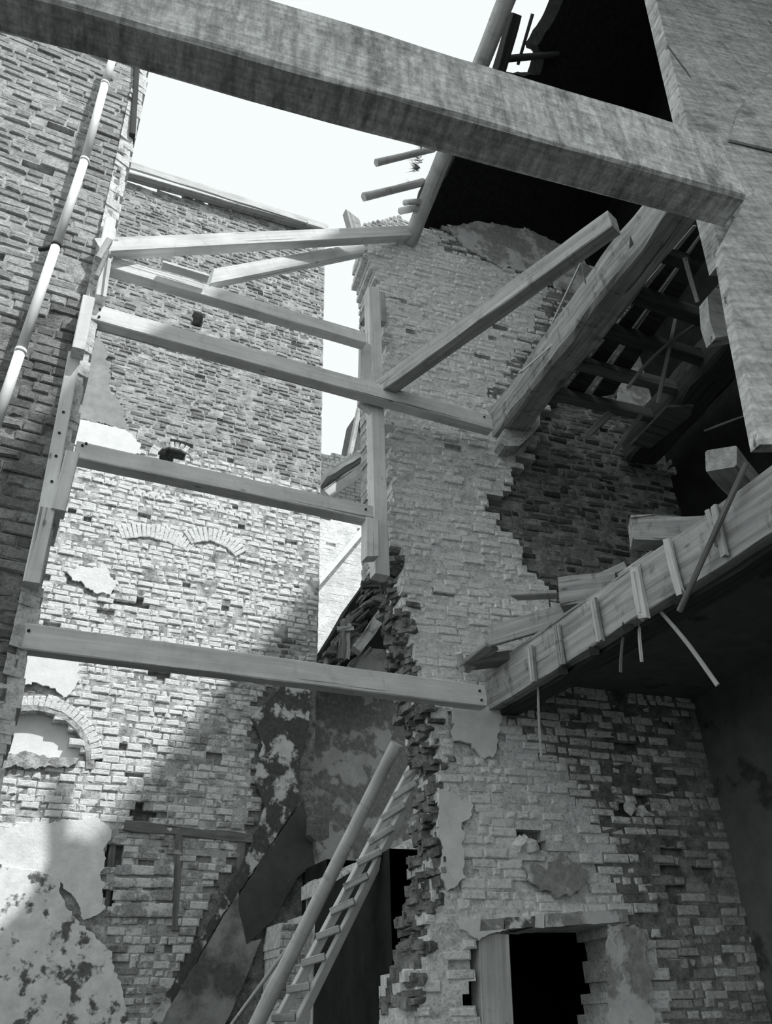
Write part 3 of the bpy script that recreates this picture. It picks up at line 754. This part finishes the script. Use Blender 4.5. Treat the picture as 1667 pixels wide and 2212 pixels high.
# upright post by the broken wall
pw = empty('upright_post', U(815, 1200, 4.8)); props(pw, 'upright doubled timber post against the left end of the broken wall', 'post')
def up(name, a, b, w, d, Y, mat=W_NEW, parent=None, **k):
    return timber(name, U(*a, Y), U(*b, Y), d, w, mat, parent, up=Vector((-1, 0, 0)), **k)
up('post_timber', (803, 628), (820, 1248), .125, .11, 4.79, W_NEW, pw, cut0=(0, .5), rough=.004)
up('post_timber', (822, 636), (826, 700), .06, .08, 4.92, W_OLDL, pw)
up('post_timber', (787, 745), (784, 884), .10, .10, 4.70, W_NEW, pw, cut0=(0, .6), cut1=(0, .5)) if False else None
o = up('packing_block', (789, 742), (786, 884), .115, .05, 4.76, W_NEW, cut0=(0, -.6), cut1=(0, -.5)); o.location += Vector((-.0, 0, 0)); props(o, 'packing timber on the upright post behind the crossing beam', 'timber')
o = up('packing_block', (799, 1126), (799, 1208), .105, .10, 4.64, W_NEW, cut1=(0, .3)); props(o, 'short block on the upright post under the grey beam end', 'timber')
o = up('packing_block', (787, 678), (786, 695), .05, .12, 4.9, W_OLD); props(o, 'dark block stub beside the top of the upright post', 'timber')
o = timber('post_tip', U(758, 470, 5.35), U(790, 580, 5.35), .10, .15, W_OLDL, up=Vector((1, 0, 0)), cut0=(0, .9), cut1=(0, -.8)); props(o, 'pointed slanting post end rising behind the bright brace', 'post')
# posts on the end of the left wall
def lpost(name, a, b, w, d, Y, label, mat=W_NEW, **k):
    o = up(name, a, b, w, d, Y, mat, **k); props(o, label, 'post'); return o
lpost('wall_post', (238, 478), (224, 552), .085, .07, 4.52, 'topmost short bright post on the left wall edge')
lpost('wall_post', (228, 566), (216, 648), .075, .10, 4.56, 'short bright post with dark end between the two upper beams')
lpost('wall_post', (190, 652), (167, 764), .085, .12, 4.50, 'bright post hanging below the crossing beam on the left wall edge')
lpost('wall_post', (160, 770), (98, 1104), .085, .09, 4.60, 'long pale post down the edge of the left wall')
lpost('wall_post', (100, 1106), (66, 1266), .095, .11, 4.55, 'lowest pale post ending above the lowest beam')
lpost('wall_post', (155, 985), (124, 1110), .085, .11, 4.53, 'short post clamped beside the long pale post')
lpost('wall_post', (60, 1287), (54, 1348), .06, .10, 4.66, 'narrow post foot behind the lowest beam', W_OLDL)
o = timber('wooden_wedge', U(236, 520, 4.45), U(212, 560, 4.45), .05, .05, W_OLD); props(o, 'slanted dark wedge beside the topmost wall post', 'wedge')
o = timber('wooden_wedge', U(232, 545, 4.45), U(208, 600, 4.45), .05, .03, W_OLD); props(o, 'lower dark wedge hanging on the left wall edge', 'wedge')

# ================================================================== PIPE
pipe = empty('drain_pipe', U(120, 520, 4.44)); props(pipe, 'white drain pipe running down the near left brick wall', 'pipe')
cuts = [(246, 118), (227, 180), (183, 345), (122, 528), (45, 756), (-10, 920)]
for i in range(5):
    a = U(*cuts[i], 4.44); b = U(*cuts[i+1], 4.44)
    pole('pipe_length', a, b, .034, .034, METAL, pipe, rough=0, n=20, seg=1)
    if i: pole('collar', a + Vector((0, 0, .0)), a + Vector((0, 0, -.03)), .038, .038, METAL if i != 3 else IRON, pipe, rough=0, n=20, seg=1)
a = U(*cuts[3], 4.44)
timber('wall_bracket', a + Vector((-.11, .1, 0)), a + Vector((.03, .0, 0)), .03, .03, IRON, pipe)

# ================================================================== BIG NEAR BEAM
ab = math.radians(8.8); ub = Vector((math.cos(ab), -math.sin(ab), 0)); vb = Vector((math.sin(ab), math.cos(ab), 0))
DB = 1.15
def WB(px, py, D=DB):
    r = Vector(ray(px, py)); return Vector(CAM) + r * (D / r.dot(vb))
m0 = WB(345, 62); m1 = WB(1614, 430); zmid = (m0.z + m1.z) / 2; t1 = WB(1400, 246).z
hB = t1 - zmid; wB = .125
A_ = m1 + Vector((0, 0, 0)); A_.z = zmid + hB/2
st = A_ - ub * 3.4 + vb * (wB/2); en = A_ + vb * (wB/2)
o = timber('old_tie_beam', st, en, wB, hB, W_BIG, rough=.006, ch=.01, seed=3); props(o, 'massive near beam crossing the whole top of the view', 'beam')
# tall near boards at the right edge
def slabB(name, pts, D, t, mat, label, cat):
    o = slab_pts(name, [WB(x, y, D) for x, y in pts], vb, t, mat); props(o, label, cat); return o
slabB('post_plank', [(1392, -100), (1432, 60), (1484, 265), (1560, 560), (1700, 560), (1700, -100)], 1.30, .07, W_PLANK, 'wide weathered plank post behind the right end of the near beam', 'post')
slabB('post_plank', [(1606, 440), (1559, 530), (1559, 548), (1586, 696), (1640, 960), (1720, 960), (1720, 400), (1640, 400)], 1.26, .035, W_PLANK, 'weathered plank below the near beam, at the right edge', 'post')
slabB('timber_stub', [(1528, 640), (1560, 604), (1580, 640), (1600, 720), (1545, 730), (1532, 690)], 1.5, .05, W_OLDL, 'pale timber stub beside the plank at the right edge', 'timber')
slabB('post_plank', [(1600, 230), (1700, 110), (1700, 330), (1575, 300)], 1.285, .01, W_PLANK, 'upper right board corner lapped over the wide plank', 'post') 

# ================================================================== OLD BEAM A, ITS JOISTS AND THE BEAM BEYOND
zA = WR.hit(1065, 945).z
Aa = WR.hit(1065, 945); Ad = (UZ(1379, 468, zA) - UZ(1134, 801, zA)).normalized()
Ad.z = 0; Ad.normalize(); Ar = Vector((-Ad.y, Ad.x, 0)); Ar = Ar if Ar.x > 0 else -Ar
wA = .27; hA = .36
s0 = Aa + Ar * wA/2 + Vector((0, 0, hA/2)) - Ad * .1
o = timber('old_oak_beam', s0, s0 + Ad * 4.6, wA, hA, W_OLD, rough=.035, ch=.03, seed=9); props(o, 'massive split old oak beam rising to the upper right', 'beam'); beamA = o
for a, b in (((1255, 566), (1196, 690)), ((1220, 720), (1130, 800)), ((1255, 560), (1262, 600)), ((1148, 786), (1125, 802))):
    pa = UZ(*a, zA + .15); pb = UZ(*b, zA + .12)
    off = -Ar * .0
    timber('splinter', pa, pb, .012, .022, W_PALE, beamA, spike0=.05, spike1=.05)
timber('iron_strap', WR.hit(1068, 905) + Vector((-.02, -.12, .05)), WR.hit(1100, 880) + Vector((-.02, -.12, .05)), .01, .03, METAL, beamA)
o = slab_pts('corbel_stone', [WR.pt(s, z, .16) for s, z in WR.poly([(1066, 975), (1072, 950), (1092, 925), (1150, 900), (1150, 940), (1128, 965), (1105, 985), (1075, 985)])], WR.v, .3, B_MIDD); props(o, 'rough stone corbel under the wall end of the old oak beam', 'stone')
# joists: px of their undersides' mid lines, on the level just above the beam's underside
JZ = zA + .10
for i, (a, b, w, lab) in enumerate([((1390, 545), (1486, 575), .10, 'topmost dark joist beyond the old oak beam'),
        ((1325, 630), (1560, 712), .13, 'second dark joist from the top beyond the old oak beam'),
        ((1268, 712), (1540, 790), .12, 'third dark joist from the top beyond the old oak beam'),
        ((1215, 785), (1510, 862), .11, 'fourth dark joist from the top beyond the old oak beam'),
        ((1160, 852), (1440, 915), .11, 'lowest dark joist beyond the old oak beam')]):
    pa = UZ(*a, JZ); pb = UZ(*b, JZ)
    pa = pa + (pa - pb).normalized() * .12
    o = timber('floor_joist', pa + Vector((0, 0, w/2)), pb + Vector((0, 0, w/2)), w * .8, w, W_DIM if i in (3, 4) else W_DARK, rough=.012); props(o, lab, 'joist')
# floor boards over the joists
FZ = JZ + .13
def flat(name, pts, Z, t, mat, label, cat):
    o = slab_pts(name, [UZ(x, y, Z) for x, y in pts], (0, 0, 1), t, mat); props(o, label, cat); return o
flat('floor_board', [(1420, 470), (1490, 480), (1196, 842), (1130, 830)], FZ, .02, W_DARK, 'dark floorboard against the old oak beam', 'board')
flat('floor_board', [(1506, 488), (1519, 490), (1254, 860), (1214, 850)], FZ, .02, W_DARK, 'narrow dark floorboard between the two pale laths', 'board')
flat('floor_board', [(1530, 490), (1580, 478), (1325, 852), (1272, 862)], FZ, .02, W_DARK, 'broad dark floorboard right of the pale laths', 'board')
flat('pale_lath', [(1497, 488), (1503, 488), (1211, 842), (1204, 840)], FZ - .004, .01, METAL, 'left one of two thin pale laths across the dark joists', 'lath')
flat('pale_lath', [(1523, 492), (1526, 493), (1263, 858), (1260, 856)], FZ - .004, .01, METAL, 'right one of two thin pale laths across the dark joists', 'lath')
# loose laths hanging among the joists
def stick(name, a, b, Y0, Y1, w, h, mat, label, cat='lath', **k):
    o = timber(name, U(*a, Y0), U(*b, Y1), w, h, mat, rough=.006, **k); props(o, label, cat); return o
stick('hanging_lath', (1458, 690), (1420, 872), 3.2, 3.35, .02, .03, W_DIM, 'steep loose lath hanging through the joists')
stick('hanging_lath', (1520, 690), (1355, 838), 3.0, 3.5, .02, .03, W_DIM, 'curved loose lath slanting below the joists', bend=(0, .06), seg=8)
stick('hanging_lath', (1384, 897), (1326, 976), 3.7, 3.7, .02, .035, W_DIM, 'dark lath hanging below the lowest joist')
stick('hanging_lath', (1318, 893), (1268, 940), 3.9, 3.9, .02, .06, W_DIM, 'short broad board end below the lowest joist', 'board')
stick('bent_batten', (1478, 556), (1506, 652), 2.45, 2.6, .03, .04, W_OLD, 'bent twisted batten hanging below the topmost joist', 'batten', bend=(0, .03), seg=6)
stick('hanging_lath', (1522, 930), (1610, 898), 3.0, 2.9, .012, .015, W_DIM, 'thin dark stick in the black corner at the right')
# beam beyond
Ca = UZ(1440, 893, zA); Cb = UZ(1575, 735, zA); Cd = (Cb - Ca).normalized(); Cr = Vector((-Cd.y, Cd.x, 0)); Cr = Cr if Cr.x > 0 else -Cr
s0 = Ca + Cr * .17 + Vector((0, 0, .16)) - Cd * .75
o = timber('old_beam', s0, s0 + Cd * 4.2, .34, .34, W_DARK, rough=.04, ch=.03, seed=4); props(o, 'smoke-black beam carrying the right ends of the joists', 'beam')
o = slab_pts('lining_board', [UZ(x, y, zA - .03) for x, y in [(1362, 962), (1440, 880), (1498, 876), (1490, 900), (1405, 968)]], (0, 0, 1), .025, W_DIM); props(o, 'grey board nailed below the black beam', 'board')
pA = U(1556, 990, 3.0); Rr = Vector((.75, .35, .04)).normalized()
o = timber('cut_timber', pA, pA + Rr * 1.3, .22, .17, W_OLDL, rough=.02, ch=.015, roll=.25); props(o, 'sawn-off timber end with a pale face in the dark right corner', 'timber')

# ================================================================== OLD BEAM B WITH NAILED CLEATS
Ba = WR.hit(1052, 1536); q1 = UZ(1224, 1434, Ba.z); q2 = UZ(1500, 1255, Ba.z)
Bd = (q2 - Ba); Bd.z = 0; Bd.normalize(); Br = Vector((-Bd.y, Bd.x, 0)); Br = Br if Br.x > 0 else -Br
hBb = Bz1 - Bz0; wBb = .10
s0 = Ba + Br * wBb/2 + Vector((0, 0, hBb/2)) - Bd * .05
beamB = timber('edge_beam', s0, s0 + Bd * 3.6, wBb, hBb, W_OLD, rough=.014, ch=.006, seed=6); props(beamB, 'deep old edge beam running from the wall out to the right edge', 'beam')
cl0 = Ba + Br * .22 - Bd * .25; cl0.z = 0; cl1 = cl0 + Bd * 6
cr0 = WR.pt(cs2 + .3, 0, -.05); cr1 = WR.pt(cs2 + .3, 0, 6)
cp = [(p.x, p.y, zc) for p in (cl0, cr0, cr1, cl1)]
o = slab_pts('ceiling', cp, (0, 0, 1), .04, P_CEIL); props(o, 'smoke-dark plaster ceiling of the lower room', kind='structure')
o = timber('edge_beam_base', s0 + Br * .12 + Vector((0, 0, -hBb/2 + .0)), s0 + Bd * 3.6 + Br * .12 + Vector((0, 0, -hBb/2)), .16, .05, W_DARK, rough=.02); props(o, 'dark sole plate under the deep edge beam', 'plate')
def onB(px, py, d=0):          # point on the visible side of the beam
    n = -Br; r = Vector(ray(px, py)); q = Ba + n * d - Vector(CAM)
    return Vector(CAM) + r * (q.dot(n) / r.dot(n))
for i, (a, b, w, mt, lab) in enumerate([
        ((1146, 1398), (1154, 1472), .055, W_OLDL, 'grooved cleat nearest the wall end of the edge beam'),
        ((1203, 1352), (1214, 1434), .05, W_OLD, 'dark cleat beside the plank that lies on the edge beam'),
        ((1283, 1296), (1297, 1384), .05, W_OLDL, 'pale double cleat in the middle of the edge beam'),
        ((1372, 1232), (1388, 1320), .075, W_PALE, 'splintered wide cleat on the edge beam'),
        ((1444, 1178), (1466, 1266), .042, W_PALE, 'smooth pale cleat right of the splintered one'),
        ((1529, 1104), (1554, 1178), .03, W_OLDL, 'left narrow cleat near the right edge'),
        ((1543, 1094), (1566, 1200), .04, W_OLDL, 'right narrow cleat near the right edge')]):
    sp = .06 if 'splint' in lab else .01
    o = timber('beam_cleat', onB(*a, .02), onB(*b, .02), w, .03, mt, up=-Br, rough=.012, spike0=sp, spike1=sp, seg=6); props(o, lab, 'cleat')
    if i in (0, 2, 3):
        timber('strip', onB(*a, .035) + Bd * -.02, onB(*b, .035) + Bd * -.02, .014, .02, W_PALE, o, up=-Br, rough=.006)
# planks and joist stubs on the beam
def P3(px, py, Y): return U(px, py, Y)
zt = Bz1
def lay(name, a, b, za, zb, w, h, mat, label, cat, **k):
    o = timber(name, UZ(*a, za), UZ(*b, zb), w, h, mat, **k); props(o, label, cat); return o
lay('loose_plank', (1056, 1376), (1222, 1326), zt + .09, zt + .09, .03, .16, W_OLD, 'plank on edge lying across the wall end of the edge beam', 'plank')
lay('loose_plank', (998, 1446), (1062, 1396), zt - .06, zt + .02, .14, .035, W_OLD, 'bright-edged board end sticking out left over the broken wall', 'plank')
lay('wood_block', (990, 1410), (998, 1448), zt + .02, zt - .08, .05, .04, W_PALE, 'small white wood block at the tip of the board end', 'block')
lay('loose_plank', (1010, 1432), (1140, 1418), zt - .02, zt - .02, .15, .07, W_DIM, 'dark board under the plank on edge', 'plank')
lay('joist_stub', (1212, 1288), (1335, 1272), zt + .15, zt + .12, .17, .19, W_OLD, 'broken joist stub with its sawn end towards the left', 'joist', rough=.03, ch=.01)
lay('loose_plank', (1110, 1288), (1200, 1284), zt + .14, zt + .14, .09, .03, W_OLD, 'thin pointed board left of the broken joist stub', 'plank', cut0=(.8, 0))
lay('joist_stub', (1362, 1152), (1525, 1150), zt + .22, zt + .18, .16, .16, W_OLD, 'rotten joist stub higher up the edge beam', 'joist', rough=.05, ch=.01)
lay('loose_plank', (1286, 1252), (1352, 1222), zt + .2, zt + .24, .03, .06, W_OLDL, 'short leaning board behind the broken joist stub', 'plank')
lay('loose_plank', (1362, 1228), (1402, 1200), zt + .1, zt + .16, .04, .03, W_PALE, 'splintered stick on top of the edge beam', 'plank', spike0=.1, spike1=.1)
lay('plaster_lump', (1464, 1180), (1478, 1176), zt + .03, zt + .03, .07, .05, P_PALE, 'pale lump of plaster on top of the edge beam', 'rubble', rough=.03)
def nearB(name, a, b, da, db, w, h, mat, label, cat='lath', **k):
    o = timber(name, onB(*a, da), onB(*b, db), w, h, mat, rough=.006, **k); props(o, label, cat); return o
nearB('leaning_stick', (1612, 1000), (1466, 1320), .06, .06, .02, .035, W_DIM, 'long dark stick leaning across the edge beam at the right', 'stick')
for a, b, lab, mt in (((1380, 1330), (1386, 1430), 'short lath dangling below the splintered cleat', W_OLDL), ((1346, 1376), (1340, 1452), 'dim lath dangling behind the edge beam', W_DIM),
                      ((1428, 1322), (1550, 1480), 'long lath slanting down to the right below the edge beam', W_OLDL), ((1162, 1484), (1169, 1636), 'single long lath hanging straight down below the edge beam', W_OLD)):
    nearB('dangling_lath', a, b, -.08, -.1, .012, .022, mt, lab, seg=4, bend=(0, .01))
for x, y in ((1216, 1462), (1283, 1420), (1356, 1366), (1466, 1308)):
    o = timber('joist_end', onB(x, y - 14, -.02) , onB(x, y - 14, -.6) , .06, .055, W_DARK); props(o, {1216: 'first small joist end under the edge beam from the wall', 1283: 'second small joist end under the edge beam from the wall', 1356: 'third small joist end under the edge beam from the wall', 1466: 'small joist end under the smooth pale cleat'}[x], 'joist')

# ================================================================== ROOF TIMBERS
o = pole('round_rafter', F + rdir * -.06 + Vector((0, -.03, 0)), F + rdir * 6.5 + Vector((0, -.03, 0)), .085, .10, W_LOG, rough=.05, n=18); props(o, 'round peeled-log rafter along the edge of the thatch roof', 'rafter')
def rafpt(px, py):
    best = min((math.dist(proj(F + rdir * (k * .02)), (px, py)), k) for k in range(0, 200)); return F + rdir * (best[1] * .02)
for (ax, ay), (bx_, by_), rr_, lab in (((812, 352), (918, 326), .036, 'upper round batten sticking out left of the round rafter'),
                              ((785, 426), (897, 398), .042, 'lower long round batten sticking out left of the round rafter'),
                              ((874, 438), (892, 436), .03, 'small dark batten stub beside the round rafter'),
                              ((864, 456), (885, 452), .036, 'lowest batten stub beside the round rafter')):
    inner = rafpt(bx_ + 15, by_) + nrm * .10; yo = inner.y + .12
    a = U(ax, ay, yo); b = U(bx_, by_, inner.y); b2 = b + (b - a).normalized() * .12
    o = pole('roof_batten', a, b2, rr_, rr_, W_LOG, rough=.1, n=14); props(o, lab, 'batten')
# torn thatch and bark along the verge
tb = MB(); rr = random.Random(4)
for (x, y, n, sp) in ((893, 362, 46, 20), (900, 345, 20, 14), (905, 325, 14, 12), (886, 440, 16, 10), (884, 400, 14, 10)):
    c = rafpt(x + 14, y) + nrm * .05; p = U(x + 8, y, c.y)
    for k in range(n):
        a = p + Vector([rr.uniform(-.03, .03) for _ in range(3)]); d = Vector((-rr.uniform(.3, 1), rr.uniform(-.4, .4), rr.uniform(-.8, .3))).normalized() * rr.uniform(.05, .14)
        e = d.cross(Vector((.2, 1, .3))).normalized() * .004
        f_ = e.cross(d).normalized() * .004
        tb.add([a - e, a + e, a + f_, a + d], [(0, 1, 3), (1, 2, 3), (2, 0, 3)])
o = link('torn_thatch', tb.mesh('torn_thatch'), W_DIM); props(o, 'tufts of torn thatch along the roof edge', 'thatch', kind='stuff')
bk = slab_pts('bark_strip', [rafpt(x + 18, y) + Vector((-(18 + dx) * .0022, .0, 0)) for x, y, dx in [(915, 330, 10), (905, 380, 14), (895, 420, 26), (880, 470, 8), (884, 505, 0), (905, 440, -8), (925, 350, -6)]], nrm, .03, W_DIM); props(bk, 'loose strip of bark and lath along the round rafter', 'bark')
T2a = roofhit(1092, 150, .1); T2b = roofhit(1112, 30, .1)
o = timber('dark_rafter', F + ud*T2a[0] + rdir*T2a[1] + nrm*.1 - rdir*.5, F + ud*T2b[0] + rdir*T2b[1] + nrm*.1, .12, .10, W_DARK, up=nrm, rough=.01); props(o, 'dark rafter just right of the round one at the top', 'rafter')
for (a, b, r_, lab) in (((1080, 128), (1205, 118), .035, 'dark crossing batten in the gap of the thatch roof'), ((1118, 140), (1150, 30), .018, 'thin upright lath in the gap of the thatch roof')):
    qa = roofhit(*a, .2); qb = roofhit(*b, .2)
    o = pole('gap_batten', F + ud*qa[0] + rdir*qa[1] + nrm*.2, F + ud*qb[0] + rdir*qb[1] + nrm*.2, r_, r_, W_DARK, rough=.1); props(o, lab, 'batten')
# bit of brick gable behind the rafter foot
WG = Wall((0, 11.0), 0)
gp = WG.poly([(784, 484), (862, 466), (900, 490)])
gab = brick_wall('wall_gable', WG, [(gp[0][0], 0)] + gp + [(gp[2][0], 0)], [], .105, .24, .3, [B_TOWER, M_TOWER], base=('brick', 0, 1), seed=41, rag=.0, n_ind=60, label='distant brick gable showing behind the foot of the round rafter', proud=.01)

# ================================================================== BETWEEN THE WALLS: LEAN-TO AND FAR HOUSES
# lean-to roof: rough underside going up to the right
lt = empty('lean_to_roof', U(790, 1400, 8.0)); props(lt, 'dark collapsed lean-to roof between the tall wall and the broken wall', 'roof')
LP = [(690, 1445), (690, 1420), (705, 1385), (728, 1350), (756, 1300), (790, 1255), (808, 1228), (830, 1190), (900, 1190), (930, 1440), (930, 1500), (690, 1470)]
LPw = [U(x, y, 7.8 + (x - 690) * .002) for x, y in [(688, 1450), (692, 1405), (728, 1350), (756, 1300), (790, 1250), (830, 1185), (935, 1185), (960, 1540), (688, 1500)]]
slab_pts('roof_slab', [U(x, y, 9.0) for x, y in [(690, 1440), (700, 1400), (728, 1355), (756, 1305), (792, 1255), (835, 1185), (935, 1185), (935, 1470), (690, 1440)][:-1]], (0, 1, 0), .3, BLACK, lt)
mb = MB(); rr = random.Random(77)
for k in range(150):
    t = rr.random() ** .8; x = 695 + 150 * t; ye = 1440 - (x - 690) * 1.62
    y = ye + rr.uniform(8, 30 + 130 * t * rr.random()); y = min(y, 1452)
    Yq = rr.uniform(8.3, 8.8); c = U(x, y, Yq); L, H = rr.uniform(.08, .3), rr.uniform(.03, .09)
    V = brick_verts(L, H, -.06, .06, rr, .02); tl = rr.uniform(-.1, 1.1)
    mb.add([(c.x + vx, c.y + vy, c.z + vz + vx * tl) for vx, vy, vz in V], BF + [(0, 3, 2, 1)])
props(link('broken_tiles', mb.mesh('broken_tiles'), B_SOOT, lt), kind='stuff')
for a, b, w, mt in (((768, 1406), (826, 1330), .14, W_OLD), ((742, 1345), (735, 1425), .06, W_DIM), ((752, 1350), (746, 1425), .05, W_OLD), ((850, 1205), (848, 1290), .06, W_DARK), ((780, 1265), (840, 1262), .09, W_DARK), ((728, 1360), (764, 1356), .05, W_OLD), ((760, 1440), (800, 1400), .07, W_DIM)):
    timber('broken_rafter', U(*a, 8.1), U(*b, 8.0), w, w * .8, mt, lt, rough=.05)
slab_pts('plaster_gable', [U(x, y, 8.85) for x, y in [(735, 1470), (760, 1425), (800, 1400), (900, 1410), (940, 1500)]], (0, 1, 0), .1, P_STAIR, lt)
# small back house: low brick wall, eaves, tiled dormer
WH = Wall((0, 12.5), 0)
hb = brick_wall('wall_back_house', WH, WH.poly([(560, 1010), (695, 978), (745, 985), (800, 965), (900, 930), (900, 1110), (560, 1100)]), [], .09, .24, .3, [B_WASH, M_WASH], base=('brick', 0, 1), seed=51, n_ind=120, proud=.02, label='low whitewashed wall of the small house seen through the gap')
rh = empty('back_house_roof', U(740, 1040, 11.8)); props(rh, 'sloping pale eaves of the small house seen through the gap', 'roof')
timber('barge_board', U(698, 1072, 11.9), U(812, 992, 11.9), .3, .18, W_PALE, rh, rough=.03)
timber('verge_tiles', U(695, 1035, 12.3), U(812, 968, 12.3), .3, .10, P_WHITE, rh, rough=.05)
timber('dark_soffit', U(700, 1046, 12.2), U(812, 978, 12.2), .3, .07, W_DIM, rh, rough=.03)
dm = empty('tiled_dormer', U(775, 950, 17)); props(dm, 'dark tile-hung dormer gable beyond the upright post', 'dormer')
slab_pts('dormer_face', [U(x, y, 17) for x, y in [(757, 1040), (757, 985), (776, 885), (830, 885), (830, 1040)]], (0, 1, 0), 1.0, ROOFM, dm)
timber('dormer_verge', U(755, 985, 16.9), U(776, 880, 16.9), .2, .12, W_OLDL, dm, up=Vector((1, 0, 0)))
timber('dormer_rafter', U(779, 905, 16.9), U(800, 950, 16.9), .1, .12, W_OLDL, dm)
WF = Wall((0, 17.0), 0)
brick_wall('wall_far', WF, (lambda q: [(q[3][0] - 2.5, 0), (q[0][0] - 2.5, q[0][1]), q[0], q[1], (q[1][0], 0)])(WF.poly([(700, 1040), (900, 1035), (900, 1600), (700, 1600)])), [], .11, .30, .3, [B_FAR, B_WASH], base=('brick', 0, 0), seed=61, n_ind=0, proud=.004, recess=.0, label='bright distant wall seen through the gap below the grey beam')
fr = slab_pts('far_roof', [U(x, y, 16.8) for x, y in [(690, 1250), (800, 1115), (900, 1000), (900, 1020), (800, 1135), (692, 1262)]], (0, 1, 0), .15, P_WHITE); props(fr, 'pale verge of the distant house', 'roof')
# corner stub of timber near the ladder
o = timber('timber_stub', U(668, 1788, 9.3), U(692, 1790, 8.9), .2, .27, W_DIM, rough=.03, ch=.05); props(o, 'dark timber stub sticking out at the corner left of the pole', 'timber')

# ================================================================== LADDER, POLE, STICK
lad = empty('ladder', UZ(330, 2900, .0)); props(lad, 'tall wooden ladder leaning against the broken wall', 'ladder')
def along(pa, pb, px_fn): pass
Rt = U(929, 1632, 5.35); Lt = U(914, 1612, 5.42)
k = (668 - 932) / (2160 - 1625.)
Rb = UZ(932 + k * (2900 - 1625), 2900, .02); kl = (624 - 917) / (2160 - 1604.); 
Lb = UZ(917 + kl * (2900 - 1604), 2900, .02)
# keep rails roughly parallel and level at the foot
timber('rail', Rb, Rt, .09, .045, W_NEW, lad, up=Vector((1, .3, 0)), taper=.8, roll=1.57)
timber('rail', Lb, Lt, .09, .045, W_NEW, lad, up=Vector((1, .3, 0)), taper=.8, roll=1.57)
rungs = [(1240, 520, 1345, 460), (1172, 650, 1300, 548), (1100, 780, 1248, 685), (1025, 920, 1172, 828), (945, 1070, 1097, 975), (870, 1205, 1018, 1128), (785, 1362, 935, 1285), (697, 1518, 848, 1450), (607, 1680, 755, 1625), (512, 1850, 660, 1805), (417, 2018, 562, 1995), (320, 2200, 470, 2195), (220, 2390, 380, 2400)]
def onseg(px, py, A, B):
    best = None
    for i in range(401):
        q = A.lerp(B, i / 400.0); d = math.dist(proj(q), (px, py))
        if best is None or d < best[0]: best = (d, q)
    return best[1]
for x0, y0, x1, y1 in rungs:
    a = (480 + x0 / 2.977, 1460 + y0 / 2.977); b = (480 + x1 / 2.977, 1460 + y1 / 2.977)
    pr = onseg(b[0] - 2, b[1] + 2, Rb, Rt); yl = onseg(a[0] + 12, a[1], Lb, Lt).y
    pa = U(*a, yl - .05); pb = U(*b, pr.y - .05)
    timber('rung', pa, pb, .03, .05, W_OLDL, lad)
kp = (580 - 856) / (2160 - 1604.)
pt_ = U(856, 1606, 4.9); pb_ = UZ(856 + kp * (2850 - 1604), 2850, .03)
o = pole('scaffold_pole', pb_, pt_, .065, .042, W_LOG, rough=.06, n=16); props(o, 'long round wooden pole leaning left of the ladder', 'pole')
ks = (530 - 648) / (2162 - 1997.)
o = pole('thin_stick', UZ(530 + ks * 560, 2722, .02), onseg(650, 1994, pb_, pt_) + Vector((-.02, -.03, 0)), .016, .014, W_OLDL, rough=.05, n=8); props(o, 'thin stick leaning on the round pole near its foot', 'stick')
# dark gutter board at the upper end of the left wall
o = timber('gutter_board', U(296, 120, 4.62), U(284, 300, 4.62), .12, .05, W_DARK, up=Vector((1, 0, 0))); props(o, 'dark gutter board at the top edge of the left wall', 'board')

# ================================================================== groups of alike things
names = {'shoring_beam': 'long shoring beams between the walls', 'shoring_brace': 'slanting shoring braces', 'packing_block': 'blocks on the upright post',
         'wall_post': 'post lengths on the edge of the left wall', 'wooden_wedge': 'wedges on the left wall edge', 'post_plank': 'planks at the right edge',
         'floor_joist': 'dark joists beyond the old oak beam', 'floor_board': 'dark floorboards over the joists', 'pale_lath': 'pale laths across the joists',
         'hanging_lath': 'loose laths hanging among the joists', 'beam_cleat': 'cleats nailed on the edge beam', 'loose_plank': 'loose planks on the edge beam',
         'joist_stub': 'broken joist stubs on the edge beam', 'dangling_lath': 'laths dangling below the edge beam', 'joist_end': 'small joist ends under the edge beam',
         'roof_batten': 'round battens at the roof edge', 'gap_batten': 'battens in the roof gap', 'timber_stub': 'timber stubs'}
for o in bpy.data.objects:
    k = o.name.split('.')[0]
    if o.parent is None and k in names and 'category' in o.keys() and k + '.001' in bpy.data.objects: o['group'] = names[k]

# nails that fix the shores
for o, pts in ((bpy.data.objects['shoring_beam'], [(1036, 1492), (1040, 1512), (62, 1362)]), (bpy.data.objects['shoring_beam.001'], [(178, 962), (186, 958), (790, 1100)]), (bpy.data.objects['shoring_beam.002'], [(216, 668), (214, 684), (1046, 900)]),
               (bpy.data.objects['wall_post.003'], [(128, 935), (121, 985), (112, 1040), (137, 890)])):
    yf = min((o.matrix_world @ Vector(c)).y for c in o.bound_box)
    for x, y in pts:
        c = U(x, y, yf - .004); pole('nail', c + Vector((0, -.004, 0)), c + Vector((0, .02, 0)), .009, .009, IRON, o, rough=0, n=8, seg=1)
